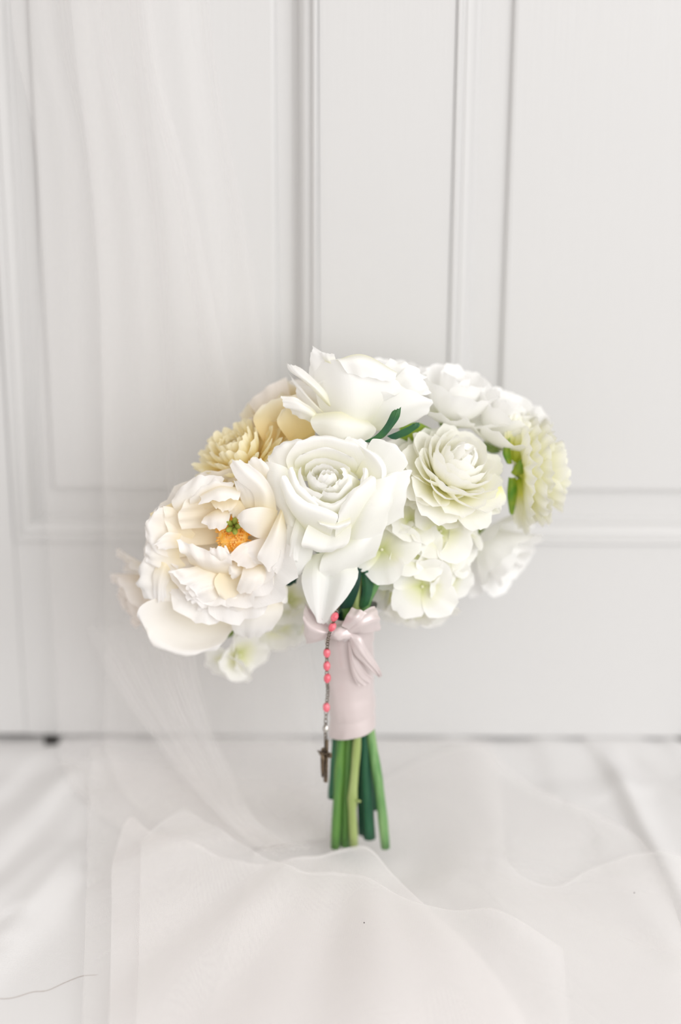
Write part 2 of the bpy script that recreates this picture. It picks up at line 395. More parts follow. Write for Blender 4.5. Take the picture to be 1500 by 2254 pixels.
near = np.clip((Yg + .06) / .05, 0, 1)
Zg = Zg * (1 - near) + np.minimum(Zg + .006, .0125) * near                # pressed flat under the door
dip = np.exp(-((Xg - dx(45, 1618)) / .055) ** 2) * np.clip((Yg + .03) / .03, 0, 1)
Zg = Zg * (1 - .45 * dip) + .001
# torn-away corner behind: the back edge stops short at one spot on the left
notch_x0, notch_x1 = dx(91, 1618), dx(131, 1618)
back = np.clip((Yg + .02) / .03, 0, 1); inn = ((Xg > notch_x0) & (Xg < notch_x1)).astype(float)
Yg = Yg - .022 * back * inn
sh = grid_obj('bed_sheet', np.stack([Xg, Yg, Zg], -1), MG['sheet'])
tag(sh, 'wrinkled white cotton sheet spread over the floor in front of the door', 'sheet')

# ------------------------------------------------------------------ bouquet
Y0 = -.19
for _ in range(20):
    q = at(790, 1866, Y0); Y0 += (q[2] - .014) * 1.6
base_c = at(790, 1866, Y0)
bq = empty('bridal_bouquet', tuple(base_c)); tag(bq, 'white and cream bridal bouquet with pink ribbon handle propped upright by the door', 'bouquet')
bq_inv = np.array(base_c)
_mesh_obj = mesh_obj
# every part is modelled in world space: parents keep the offset through matrix_parent_inverse
def fix_parent(root):
    inv = Matrix.Translation(root.location).inverted()
    for ch in root.children: ch.matrix_parent_inverse = inv

YB = Y0 + .001                                    # the binding
YH = Y0 + .030                                    # the middle of the head
# stems
def stem(px, w, M, Y, label=None, node=None):
    pts = cr_spline([at(x, y, Y + dy) for x, y, dy in px], 22)
    r = np.full(22, w); r += w * .05 * np.sin(np.arange(22) * 1.7 + w * 1e4)
    if node is not None: r[node] *= 1.22
    o = tube('stem', pts, r, MG[M], bq, 12)
    if label: o['label'] = label
    return o
stem([(738, 1866, 0), (745, 1740, 0), (752, 1610, .004), (765, 1450, .008), (760, 1320, .014), (690, 1180, .03)], .0036, 'stem_mid', Y0 - .006)
stem([(731, 1756, 0), (736, 1690, 0), (742, 1610, .004), (757, 1450, .008), (745, 1320, .016), (640, 1230, .03)], .0031, 'stem_dark', Y0 - .001)
stem([(760, 1862, 0), (764, 1740, 0), (770, 1610, .003), (775, 1450, .006), (775, 1320, .012), (740, 1150, .02)], .0034, 'stem_mid', Y0 - .004)
stem([(780, 1864, 0), (776, 1770, -.001), (782, 1690, 0), (787, 1605, .003), (782, 1450, .006), (785, 1320, .012), (800, 1150, .02)], .0031, 'stem_yellow', Y0 - .011, 'pale yellow green stem with a nub', 4)
tube('stem_nub', [at(785, 1762, Y0 - .014), at(793, 1764, Y0 - .018)], [.0011, .0009], MG['stem_yellow'], bq, 8)
stem([(814, 1844, 0), (808, 1720, 0), (803, 1605, .002), (792, 1450, .006), (797, 1320, .010), (870, 1150, .02)], .0046, 'stem_dark', Y0 + .001, 'thick dark green stem')
stem([(849, 1866, 0), (836, 1740, .0), (815, 1608, .006), (794, 1450, .010), (808, 1320, .008), (900, 1180, .02)], .0036, 'stem_light', Y0 - .006, 'light green stem splayed to the right')
stem([(772, 1862, 0), (770, 1740, 0), (772, 1605, .002), (775, 1450, .004), (780, 1320, .010), (770, 1100, .02)], .0040, 'stem_teal', Y0 + .006)
stem([(750, 1858, 0), (756, 1740, 0), (762, 1605, .002), (768, 1450, .004), (768, 1320, .010), (700, 1100, .02)], .0038, 'stem_dark', Y0 + .007)
stem([(800, 1835, 0), (796, 1740, 0), (790, 1605, .002), (788, 1450, .004), (790, 1320, .010), (840, 1100, .02)], .0038, 'stem_dark', Y0 + .008)
stem([(826, 1780, 0), (818, 1700, 0), (806, 1605, .002), (796, 1450, .004), (800, 1320, .010), (930, 1130, .02)], .0034, 'stem_teal', Y0 + .005)

# ribbon handle ------------------------------------------------------
def handle(name, rings, M, parent, seg=40, wr=.0004):
    P = []
    for (cx, cy, hw, tilt, dep) in rings:
        c = at(cx, cy, YB); l = at(cx - hw, cy, YB); rad = np.linalg.norm(c - l)
        row = []
        for k in range(seg):
            th = 2 * math.pi * k / seg
            rr = rad * (1 + .03 * math.sin(3 * th + cy * .05) + .012 * math.sin(7 * th - cy * .09))
            row.append(c + RV * math.cos(th) * rr + np.array([0, -1, 0]) * math.sin(th) * rr * dep + np.array([0, 0, 1.0]) * math.cos(th) * tilt)
        P.append(row)
    P = cr_grid(np.array(P), 46)
    zz = np.linspace(0, 1, P.shape[0])
    for j in range(P.shape[0]):
        P[j] += (P[j] - P[j].mean(0)) * (.018 * math.sin(zz[j] * 40) + .012 * math.sin(zz[j] * 91))
    return grid_obj(name, P, M, parent, closed=True)
def cr_grid(P, n): return np.stack([cr_spline(P[:, i], n) for i in range(P.shape[1])], 1)
rb = handle('ribbon_wrap', [(777, 1607, 51, .0040, .85), (776, 1560, 51, .0024, .85), (773, 1500, 51, .001, .88), (770, 1450, 53, .0010, .88), (769, 1400, 53, .0016, .88), (774, 1365, 50, .0030, .88), (786, 1345, 46, .0050, .9)], MG['satin'], bq)
rb['label'] = 'pale pink satin ribbon wound round the stems'
YF = YB - .021
bow = grid_obj('ribbon_knot', np.zeros((2, 2, 3)), MG['satin'], bq)
V, F = ellipsoid_geo(at(752, 1394, YF), [RV * .0085, FV * .006, UV_ * .0056], 18, 10)
V = [np.asarray(v) + FV * .0009 * math.sin(v[0] * 2200) + UV_ * .0006 * math.sin(v[0] * 1500) for v in V]
bpy.data.objects.remove(bow); bow = mesh_obj('ribbon_knot', V, F, MG['satin'], bq)
def rib(rows, name, Y=YF, **kw): return net(Y, rows, MG['satin'], bow, name=name, n=18, edge=0, **kw)
rib([[(742, 1385, 2), (742, 1394, 3), (740, 1402, 2)], [(715, 1372, -2), (708, 1392, 6), (702, 1412, 0)], [(690, 1348, -6), (680, 1382, 4), (678, 1418, -4)], [(672, 1328, -10), (668, 1366, 0), (674, 1417, -8)]], 'bow_loop', ruffle=.0006)
rib([[(742, 1390, 0), (740, 1392, -3), (738, 1396, -2)], [(712, 1365, 2), (706, 1370, -2), (700, 1375, -6)], [(690, 1340, 0), (680, 1340, -6), (674, 1335, -10)]], 'bow_loop')
rib([[(760, 1385, 2), (764, 1393, 3), (764, 1400, 2)], [(785, 1358, 4), (795, 1375, 8), (800, 1393, 3)], [(812, 1338, -2), (822, 1362, 4), (828, 1390, -3)], [(826, 1334, -6), (836, 1360, -2), (838, 1386, -6)]], 'bow_loop', ruffle=.0005)
rib([[(752, 1378, 3), (764, 1384, 4), (776, 1390, 3)], [(765, 1352, 3), (785, 1362, 8), (806, 1378, 4)], [(775, 1338, -2), (800, 1345, 3), (824, 1362, -2)]], 'bow_loop', ruffle=.0005)
rib([[(764, 1392, 2), (770, 1398, 4), (768, 1408, 2)], [(792, 1400, 5), (790, 1425, 7), (782, 1440, 4)], [(812, 1430, 3), (808, 1450, 6), (800, 1462, 4)], [(832, 1462, 0), (828, 1475, 3), (818, 1478, 2)], [(842, 1486, -3), (838, 1491, -2), (833, 1489, -2)]], 'ribbon_tail', ruffle=.0009)
rib([[(768, 1400, 0), (772, 1408, 1), (768, 1414, 0)], [(785, 1440, 0), (778, 1455, 2), (770, 1462, 0)], [(805, 1475, -2), (795, 1490, 0), (783, 1500, -1)], [(820, 1490, -4), (812, 1506, -3), (792, 1510, -2)]], 'ribbon_tail', ruffle=.0006)

# centre rose --------------------------------------------------------
YR = YH - .038
rose = Flower('rose', at(735, 1110, YR, -14), vec(-.08, .15, 1), MG['rose'], bq, 'large open white rose in the middle of the bouquet')
O = MG['rose_outer']
for rows in [
    [[(800, 1060, -8), (815, 1065, -4), (830, 1080, -8)], [(806, 1000, -2), (842, 1015, 4), (872, 1050, 0)], [(818, 968, 0), (868, 982, 6), (898, 1024, 2)], [(834, 966, 0), (874, 982, 3), (897, 1012, 0)]],
    [[(790, 1080, -4), (800, 1110, -2), (800, 1150, -4)], [(852, 1045, 2), (852, 1100, 6), (842, 1160, 1)], [(898, 1034, 0), (890, 1090, 6), (884, 1140, 1)], [(908, 1036, -2), (897, 1082, 2), (886, 1146, -2)]],
    [[(800, 1060, 6), (770, 1120, 10), (752, 1195, 4)], [(842, 1052, 14), (815, 1120, 22), (785, 1205, 12)], [(870, 1044, 13), (852, 1108, 21), (826, 1180, 11)], [(875, 1046, 9), (862, 1112, 13), (842, 1180, 5)]],
    [[(838, 1120, 2), (785, 1165, 6), (715, 1218, 4)], [(848, 1155, 6), (790, 1197, 16), (706, 1236, 10)], [(836, 1198, 3), (776, 1236, 14), (704, 1258, 10)], [(826, 1226, -3), (762, 1260, 6), (716, 1273, 5)]],
    [[(684, 1222, -4), (722, 1215, 2), (772, 1220, -4)], [(664, 1268, 8), (698, 1266, 13), (724, 1268, 4), (758, 1264, 12), (790, 1262, 8)], [(674, 1318, 15), (700, 1322, 18), (718, 1322, 9), (742, 1316, 18), (768, 1308, 16)], [(690, 1352, 19), (700, 1366, 20), (711, 1368, 15), (724, 1362, 20), (738, 1346, 19)], [(696, 1362, 17), (702, 1370, 18), (711, 1373, 15), (720, 1370, 18), (734, 1354, 17)]],
    [[(645, 1100, -3), (665, 1130, -2), (690, 1180, -3)], [(632, 1160, 3), (655, 1180, 6), (690, 1210, 0)], [(628, 1215, 3), (650, 1235, 7), (682, 1240, 0)], [(634, 1256, 0), (652, 1267, 2), (676, 1254, 0)]],
    [[(655, 1130, 5), (663, 1140, 6), (672, 1160, 5)], [(640, 1185, 10), (650, 1195, 12), (664, 1200, 8)], [(636, 1220, 9), (646, 1236, 11), (660, 1232, 6)]],
    [[(655, 1040, -3), (660, 1090, -1), (675, 1160, -3)], [(614, 1022, 3), (620, 1080, 9), (646, 1160, 5)], [(588, 1016, -2), (598, 1080, 5), (632, 1152, 2)], [(584, 1030, -6), (593, 1085, 0), (630, 1142, -3)]],
    [[(690, 1060, -8), (660, 1060, -8), (645, 1080, -8)], [(670, 1000, -2), (630, 1010, 2), (612, 1040, -2)], [(668, 972, 0), (622, 984, 6), (592, 1016, 0)], [(655, 966, -2), (616, 977, 1), (590, 1004, -2)]],
    ]: rose.net(YR, rows, O, ruffle=.0006, edge=.0007)
for rows in [
    [[(640, 1045, 0), (720, 1050, -12), (805, 1055, 0)], [(630, 1010, 6), (715, 1000, -3), (810, 1020, 4)], [(650, 978, 11), (712, 966, 6), (792, 986, 10)], [(662, 968, 7), (712, 958, 1), (782, 973, 6)]],
    [[(785, 1040, 0), (805, 1070, 0), (795, 1110, 0)], [(802, 1000, 6), (836, 1050, 9), (832, 1100, 6)], [(790, 977, 10), (838, 1022, 15), (838, 1086, 11)], [(785, 970, 6), (848, 1020, 10), (843, 1082, 7)]],
    [[(648, 1120, 8), (672, 1165, 8), (725, 1190, 8)], [(620, 1080, 17), (647, 1130, 21), (732, 1168, 22)], [(620, 1050, 22), (653, 1106, 28), (744, 1143, 29)], [(630, 1046, 19), (664, 1096, 24), (745, 1130, 25)]],
    [[(742, 1200, 8), (792, 1155, 8), (832, 1095, 6)], [(738, 1172, 21), (786, 1128, 21), (828, 1078, 17)], [(746, 1141, 28), (782, 1090, 28), (828, 1054, 22)], [(744, 1128, 25), (774, 1082, 24), (818, 1046, 18)]],
    [[(690, 1140, 13), (728, 1150, 13), (772, 1145, 13)], [(674, 1165, 20), (722, 1175, 14), (774, 1165, 19)], [(664, 1196, 23), (716, 1207, 20), (768, 1194, 22)], [(668, 1204, 17), (716, 1217, 15), (754, 1205, 17)]],
    [[(700, 1145, 22), (736, 1150, 24), (772, 1140, 22)], [(704, 1153, 29), (738, 1160, 31), (772, 1150, 28)], [(712, 1158, 27), (740, 1166, 29), (766, 1156, 26)]],
    ]: rose.net(YR, rows, ruffle=.0004, edge=.0004)
for rows in [
    [[(812, 1052, -2), (802, 1090, 0), (786, 1125, -2)], [(812, 1040, 10), (806, 1085, 15), (790, 1122, 12)], [(806, 1030, 15), (800, 1076, 20), (784, 1112, 17)], [(800, 1030, 13), (792, 1072, 17), (778, 1104, 15)]],
    [[(640, 1060, 0), (648, 1090, 0), (680, 1120, 0)], [(634, 1042, 12), (648, 1082, 17), (690, 1122, 17)], [(638, 1030, 17), (656, 1074, 22), (700, 1114, 22)], [(644, 1028, 15), (664, 1070, 19), (704, 1106, 20)]],
    [[(680, 1120, 4), (725, 1140, 4), (775, 1110, 4)], [(678, 1105, 16), (728, 1128, 20), (780, 1096, 17)], [(684, 1096, 20), (730, 1116, 25), (784, 1082, 21)], [(690, 1092, 18), (732, 1108, 22), (780, 1076, 19)]],
    [[(650, 1040, -4), (715, 1030, -10), (785, 1045, -4)], [(650, 1015, 8), (714, 1002, 4), (786, 1020, 8)], [(664, 1000, 13), (718, 985, 11), (776, 1006, 13)], [(672, 1002, 9), (720, 988, 6), (770, 1010, 9)]],
    [[(660, 1065, 0), (664, 1085, 2), (690, 1105, 0)], [(656, 1040, 12), (664, 1080, 16), (700, 1102, 15)], [(662, 1028, 16), (674, 1068, 20), (712, 1090, 20)]],
    [[(700, 1105, 4), (740, 1110, 4), (776, 1080, 4)], [(706, 1092, 16), (742, 1098, 18), (776, 1064, 16)], [(712, 1080, 20), (744, 1084, 22), (774, 1050, 19)]],
    [[(672, 1050, -4), (710, 1040, -8), (770, 1055, -4)], [(672, 1026, 8), (712, 1018, 6), (772, 1034, 8)], [(682, 1014, 13), (714, 1008, 12), (762, 1022, 13)]],
    [[(760, 1080, 2), (772, 1060, 2), (768, 1040, 0)], [(752, 1072, 13), (766, 1052, 15), (760, 1030, 12)], [(744, 1066, 17), (756, 1048, 18), (750, 1030, 15)]],
    [[(680, 1070, 0), (690, 1085, 2), (712, 1092, 2)], [(676, 1050, 12), (690, 1070, 15), (716, 1080, 15)], [(682, 1036, 16), (698, 1056, 18), (722, 1068, 18)]],
    [[(690, 1052, -2), (714, 1046, -4), (744, 1056, -2)], [(690, 1034, 10), (716, 1030, 10), (746, 1042, 10)], [(698, 1024, 15), (718, 1022, 15), (740, 1034, 15)]],
    ]: rose.net(YR, rows, ruffle=.0003, edge=.0005)
for rows in [
    [[(750, 1010, -8), (790, 1020, -8), (825, 1040, -8)], [(752, 978, -3), (790, 986, -1), (828, 1006, -3)], [(764, 962, -5), (796, 968, -3), (828, 986, -5)]],
    [[(690, 1090, -6), (730, 1120, -6), (790, 1090, -6)], [(690, 1060, -2), (735, 1085, 0), (790, 1060, -2)], [(700, 1040, -4), (740, 1045, -2), (780, 1030, -4)]],
    [[(745, 1110, 0), (775, 1095, 0), (795, 1060, 0)], [(738, 1090, 10), (764, 1078, 12), (780, 1050, 10)], [(732, 1076, 14), (752, 1066, 15), (766, 1042, 14)]],
    [[(720, 1100, 2), (745, 1095, 2), (765, 1070, 2)], [(716, 1084, 13), (740, 1080, 15), (758, 1060, 13)], [(714, 1074, 16), (732, 1070, 17), (748, 1054, 16)]],
    [[(698, 1074, 6), (718, 1082, 7), (742, 1070, 6)], [(699, 1056, 16), (720, 1062, 18), (742, 1052, 16)], [(706, 1044, 18), (722, 1044, 19), (737, 1042, 18)]],
    [[(704, 1060, 6), (720, 1052, 5), (738, 1058, 6)], [(704, 1044, 15), (720, 1038, 15), (738, 1044, 15)], [(710, 1036, 17), (722, 1034, 17), (734, 1038, 17)]],
    ]: rose.net(YR, rows, ruffle=.0003, edge=.0006)
rose.c = at(718, 1062, YR, -8); rose.ring(3, .9, .003, .001, .026, .010, 22, -2, wrap=.008, tip=12, ruffle=.0006, tipround=.3)
rose.ring(3, .2, .001, .001, .026, .008, 12, -4, wrap=.005, tip=10, ruffle=.0005, tipround=.3)

# open peony ---------------------------------------------------------
YP = YH - .036
pe = Flower('peony', at(510, 1190, YP, -22), vec(-.15, -.05, 1), MG['peony'], bq, 'open cream white peony with orange stamens, lower left of the bouquet', csize=.010)
PC = MG['peony_cream']
pe.c = at(508, 1195, YP, -24)
for n, hw, Ln, a0, a1 in ((9, .024, .056, 70, 55), (9, .022, .048, 62, 40)): pe.ring(n, rng.uniform(0, 6), .006, 0, Ln, hw, a0, a1, wrap=.06, ruffle=.0022, tip=10, notch=.06)
pe.net(YP, [[(330, 1130, 2), (430, 1088, -4), (540, 1085, -4)], [(345, 1180, -8), (440, 1165, -16), (545, 1165, -12)], [(380, 1240, 0), (460, 1245, -8), (545, 1245, -2)]], PC)
pe.net(YP, [[(520, 1190, -10), (480, 1160, -12), (450, 1120, -8)], [(440, 1200, -4), (420, 1160, -8), (400, 1120, -2)], [(385, 1200, 4), (365, 1155, 2), (360, 1115, 6)]], PC, ruffle=.001)
pe.net(YP, [[(525, 1160, -8), (500, 1130, -8), (490, 1100, -6)], [(470, 1160, -2), (450, 1130, -2), (450, 1095, 2)], [(400, 1165, 4), (392, 1135, 6), (410, 1100, 6)]], PC, ruffle=.001)
for rows, M, ru in [
    ([[(470, 1115, -2), (440, 1125, -2), (395, 1140, -2)], [(485, 1072, 5), (430, 1082, 7), (378, 1105, 3)], [(495, 1052, 3), (440, 1046, 4), (388, 1082, 0)]], None, .0012),
    ([[(500, 1100, 0), (460, 1110, 0), (420, 1125, 0)], [(510, 1078, 7), (470, 1068, 9), (418, 1100, 7)], [(515, 1066, 6), (470, 1056, 6), (425, 1085, 5)]], None, .0012),
    ([[(560, 1075, -2), (585, 1065, -2), (608, 1070, -4)], [(548, 1030, 3), (577, 1026, 5), (602, 1050, 1)], [(546, 1013, 3), (570, 1007, 5), (595, 1030, 1)]], None, .0006),
    ([[(540, 1120, 6), (552, 1117, 8), (566, 1120, 6)], [(525, 1085, 9), (541, 1081, 13), (560, 1090, 13)], [(514, 1058, 13), (530, 1060, 15), (550, 1068, 15)]], None, .0005),
    ([[(562, 1122, 10), (587, 1126, 14), (609, 1126, 7)], [(556, 1085, 17), (582, 1080, 22), (603, 1085, 11)], [(520, 1053, 20), (550, 1043, 24), (578, 1045, 13)], [(506, 1022, 15), (520, 1012, 17), (546, 1020, 11)]], None, .0004),
    ([[(530, 1076, 5), (485, 1066, 5), (436, 1088, 4)], [(529, 1090, 15), (485, 1082, 18), (443, 1098, 14)], [(526, 1099, 17), (486, 1102, 20), (437, 1109, 16)]], None, .0004),
    ([[(527, 1096, 5), (492, 1096, 5), (464, 1104, 5)], [(521, 1110, 10), (496, 1114, 10), (469, 1112, 8)], [(511, 1122, 11), (493, 1125, 12), (474, 1118, 10)]], PC, .0004),
    ([[(520, 1100, 6), (535, 1105, 6), (545, 1115, 5)], [(508, 1112, 9), (520, 1122, 10), (530, 1132, 8)], [(505, 1128, 9), (514, 1138, 10), (524, 1140, 8)]], PC, .0003),
    ([[(508, 1122, 6), (478, 1122, 6), (456, 1132, 4)], [(505, 1144, 13), (475, 1143, 15), (447, 1143, 10)], [(496, 1165, 13), (470, 1165, 15), (443, 1152, 12)]], None, .0005),
    ([[(430, 1175, -4), (420, 1195, -4), (430, 1220, -4)], [(382, 1122, 1), (362, 1170, 0), (382, 1228, 1)], [(348, 1117, 6), (330, 1160, 8), (342, 1215, 6)], [(362, 1108, 4), (322, 1148, 6), (324, 1192, 4)]], None, .0010),
    ([[(400, 1175, 2), (395, 1190, 2), (400, 1205, 2)], [(370, 1172, 9), (362, 1190, 9), (375, 1208, 8)], [(346, 1190, 9), (342, 1200, 10), (360, 1212, 9)]], None, .0006),
    ([[(400, 1200, 0), (395, 1225, 0), (410, 1245, 0)], [(345, 1200, 4), (340, 1235, 5), (370, 1262, 4)], [(324, 1195, 2), (322, 1228, 3), (345, 1258, 2)]], None, .0014),
    ([[(420, 1262, -4), (412, 1292, -4), (422, 1322, -4)], [(352, 1232, 0), (352, 1282, 2), (382, 1325, 0)], [(320, 1225, 0), (312, 1282, 4), (346, 1326, 0)], [(312, 1240, -3), (303, 1287, 0), (330, 1326, -2)]], None, .0018),
    ([[(345, 1235, 2), (365, 1240, 5), (380, 1260, 2)], [(335, 1280, 5), (352, 1285, 9), (368, 1290, 5)], [(340, 1318, 2), (352, 1325, 4), (366, 1318, 2)]], None, .0010),
    ([[(440, 1310, -8), (462, 1314, -8), (485, 1322, -8), (505, 1335, -8), (522, 1348, -8)], [(385, 1312, -4), (405, 1338, -13), (440, 1358, -15), (480, 1372, -12), (518, 1378, -5)], [(335, 1318, 4), (352, 1368, -6), (398, 1402, -8), (452, 1412, -7), (505, 1398, -1)], [(308, 1336, 9), (326, 1396, 6), (368, 1424, 7), (432, 1436, 7), (492, 1414, 4)], [(304, 1352, 8), (328, 1404, 3), (356, 1432, 5), (424, 1442, 5), (478, 1428, 3)], [(316, 1366, 3), (338, 1408, -2), (372, 1430, 0), (430, 1438, 1), (470, 1428, 0)]], None, .0012),
    ([[(425, 1242, 4), (462, 1264, 6), (512, 1262, 6)], [(402, 1216, 15), (450, 1237, 19), (511, 1242, 15)], [(388, 1186, 19), (446, 1206, 16), (509, 1214, 19)]], None, .0022),
    ([[(470, 1240, 8), (490, 1250, 8), (512, 1240, 8)], [(464, 1222, 18), (485, 1228, 20), (508, 1224, 17)], [(462, 1208, 18), (482, 1204, 20), (500, 1202, 16)]], None, .0008),
    ([[(455, 1240, 4), (482, 1250, 4), (502, 1262, 2)], [(398, 1252, 17), (432, 1276, 18), (472, 1292, 12)], [(371, 1258, 19), (410, 1290, 21), (452, 1322, 13)]], None, .0024),
    ([[(470, 1262, 4), (488, 1280, 5), (500, 1300, 2)], [(432, 1270, 14), (450, 1296, 17), (480, 1318, 9)], [(408, 1284, 16), (420, 1312, 18), (455, 1345, 9)]], None, .0020),
    ([[(440, 1285, 2), (455, 1290, 3), (470, 1300, 2)], [(420, 1300, 12), (438, 1310, 14), (452, 1322, 10)], [(402, 1302, 14), (416, 1322, 15), (432, 1330, 11)]], None, .0014),
    ([[(500, 1285, 0), (500, 1310, 0), (515, 1340, -2)], [(450, 1300, 8), (460, 1330, 8), (480, 1350, 4)], [(432, 1318, 8), (440, 1345, 8), (462, 1362, 4)]], None, .0014),
    ([[(612, 1124, 6), (608, 1152, 4), (592, 1182, 4)], [(577, 1116, 21), (566, 1150, 23), (567, 1184, 14)], [(541, 1121, 23), (536, 1148, 25), (546, 1173, 19)], [(523, 1133, 18), (525, 1148, 20), (532, 1163, 18)]], None, .0003),
    ([[(604, 1178, 3), (604, 1210, 3), (598, 1242, 3)], [(562, 1188, 11), (567, 1216, 13), (575, 1242, 8)], [(537, 1199, 13), (545, 1220, 15), (560, 1240, 11)]], None, .0005),
    ([[(562, 1190, 2), (577, 1202, 2), (584, 1232, 2)], [(530, 1198, 14), (546, 1215, 15), (562, 1247, 10)], [(505, 1222, 17), (520, 1240, 18), (541, 1252, 13)]], None, .0004),
    ([[(522, 1236, 4), (532, 1246, 4), (545, 1252, 3)], [(506, 1240, 11), (515, 1256, 13), (528, 1266, 9)], [(503, 1244, 11), (506, 1266, 12), (518, 1276, 9)]], None, .0003),
    ([[(618, 1120, 8), (623, 1128, 12), (629, 1150, 2)], [(596, 1168, 18), (613, 1170, 23), (635, 1180, 2)], [(571, 1214, 22), (601, 1216, 21), (634, 1225, 2)], [(566, 1227, 20), (592, 1256, 17), (616, 1264, 6)]], None, .0004),
    ([[(572, 1248, 0), (602, 1248, 3), (622, 1265, -2)], [(566, 1290, 8), (602, 1285, 12), (634, 1302, 2)], [(560, 1326, 10), (596, 1320, 12), (634, 1327, 4)]], None, .0008),
    ([[(500, 1243, 2), (532, 1250, 0), (562, 1255, 2)], [(473, 1275, 13), (512, 1285, 7), (552, 1290, 5)], [(480, 1306, 15), (512, 1320, 12), (547, 1312, 8)], [(494, 1326, 12), (512, 1330, 10), (541, 1320, 6)]], PC, .0008),
    ([[(540, 1238, 3), (572, 1243, 6), (594, 1250, 3)], [(530, 1270, 17), (562, 1273, 20), (586, 1275, 13)], [(519, 1301, 13), (546, 1307, 17), (574, 1300, 11)]], None, .0006),
    ([[(520, 1290, 0), (567, 1300, 6), (622, 1290, -2)], [(507, 1340, 8), (566, 1345, 15), (623, 1345, 3)], [(511, 1385, 6), (560, 1382, 12), (606, 1380, 2)], [(530, 1400, 2), (556, 1404, 4), (590, 1393, 0)]], None, .0010),
    ([[(540, 1312, 8), (552, 1325, 9), (556, 1340, 7)], [(515, 1315, 13), (525, 1335, 15), (540, 1350, 11)], [(499, 1322, 11), (503, 1342, 13), (522, 1354, 10)]], None, .0004),
    ]: pe.net(YP, rows, M, ruffle=ru, edge=.0008)
# stamens
sc_c = at(514, 1178, YP, 3)
parts = [ellipsoid_geo(sc_c - FV * .002, [RV * .0105, UV_ * .0115, FV * .005], 14, 8)]
for k in range(170):
    a = rng.uniform(0, 6.28); r = .0125 * math.sqrt(rng.uniform(0, 1)); b = sc_c + RV * r * .5 * math.cos(a) + UV_ * r * .5 * math.sin(a) - FV * .006
    t = sc_c + RV * (r * math.cos(a)) + UV_ * (r * math.sin(a) * 1.1) + FV * (.006 - 3.0 * r * r / .0125 * .3)
    parts.append(tube_geo([b, t], [.0003, .0003], 5)); d = unit(t - b)
    parts.append(ellipsoid_geo(t, [RV * .0007, UV_ * .0007, d * .0018], 6, 4))
V, F = join_geo(parts); o = mesh_obj('stamens', V, F, MG['anther'], pe.o); o['kind'] = 'stuff'; o['label'] = 'cluster of orange stamens'
for k in range(5):
    a = k * 1.26; c = at(514, 1158, YP, 9) + RV * .003 * math.cos(a) + UV_ * .0035 * math.sin(a)
    V, F = ellipsoid_geo(c, [RV * .0022, UV_ * .0022, (FV + UV_ * .3 * math.sin(a) + RV * .3 * math.cos(a)) * .006], 8, 6); mesh_obj('carpel', V, F, MG['carpel'], pe.o)

# top rose, seen from the side ---------------------------------------
YT = YH - .008
tr_ = Flower('rose', at(775, 960, YT, -20), vec(.05, .95, .1), MG['rose'], bq, 'white rose seen from the side at the top of the bouquet')
tr_.c = at(785, 930, YT, -22)
tr_.ring(5, .3, .006, 0, .046, .024, 42, 14, wrap=.026, tip=38, ruffle=.0014)
tr_.ring(4, 1.0, .004, .002, .042, .018, 26, 2, wrap=.016, tip=20, ruffle=.001)
tr_.ring(5, .9, .006, -.002, .050, .026, 66, 40, wrap=.040, tip=30, ruffle=.0016)
for rows, ru in [
    ([[(722, 862, 0), (742, 842, 4), (748, 800, 4)], [(690, 850, -2), (702, 812, 2), (726, 786, 3)], [(681, 822, -5), (684, 782, -3), (690, 762, -3)]], .0003),
    ([[(780, 935, 0), (800, 944, 2), (832, 948, -2)], [(838, 872, 6), (872, 902, 12), (874, 942, 3)], [(872, 842, 4), (928, 880, 10), (908, 932, 1)], [(882, 846, 0), (952, 884, 4), (928, 920, -1)]], .0010),
    ([[(858, 850, 0), (880, 870, 2), (900, 882, 0)], [(882, 820, 4), (907, 850, 9), (926, 872, 4)], [(900, 808, 2), (932, 834, 4), (950, 866, 0)]], .0014),
    ([[(830, 840, -8), (870, 850, -6), (910, 860, -8)], [(850, 800, -4), (890, 815, 0), (925, 840, -6)], [(862, 792, -8), (905, 802, -4), (940, 830, -10)]], .0014),
    ([[(732, 948, -2), (777, 962, 6), (822, 948, -2)], [(702, 892, 2), (777, 900, 21), (852, 892, 4)], [(692, 832, 2), (772, 830, 24), (882, 856, 6)], [(697, 800, -2), (758, 793, 20), (876, 838, 8)]], .0002),
    ([[(738, 792, 16), (800, 780, 12), (874, 818, 5)], [(748, 796, 25), (806, 795, 28), (873, 826, 14)], [(766, 823, 26), (816, 832, 26), (866, 841, 15)]], .0007),
    ([[(742, 802, 14), (728, 800, 14), (716, 796, 8)], [(738, 786, 10), (720, 786, 10), (708, 784, 4)], [(736, 780, 4), (718, 777, 4), (702, 774, 0)]], .0003),
    ([[(722, 892, 8), (730, 896, 10), (740, 893, 8)], [(672, 842, 8), (692, 852, 15), (712, 855, 10)], [(637, 816, 1), (656, 822, 8), (668, 814, 3)], [(631, 800, -2), (640, 803, 1), (651, 804, -2)]], .0003),
    ([[(700, 895, 2), (720, 915, 4), (735, 935, 2)], [(660, 850, -2), (680, 880, 2), (690, 915, -2)], [(635, 820, -8), (650, 850, -4), (655, 880, -8)]], .0003),
    ([[(694, 905, 6), (704, 920, 9), (698, 936, 4)], [(657, 878, 13), (667, 899, 18), (667, 922, 8)], [(619, 871, 11), (625, 891, 14), (651, 914, 6)]], .0009),
    ([[(690, 912, 10), (752, 906, 16), (804, 922, 8)], [(684, 930, 18), (752, 934, 29), (829, 946, 13)], [(700, 956, 16), (756, 969, 24), (804, 972, 12)], [(720, 966, 10), (761, 977, 16), (792, 973, 10)]], .0005),
    ]: tr_.net(YT, rows, O if rows[0][0][0] > 770 else None, ruffle=ru, edge=.0006)

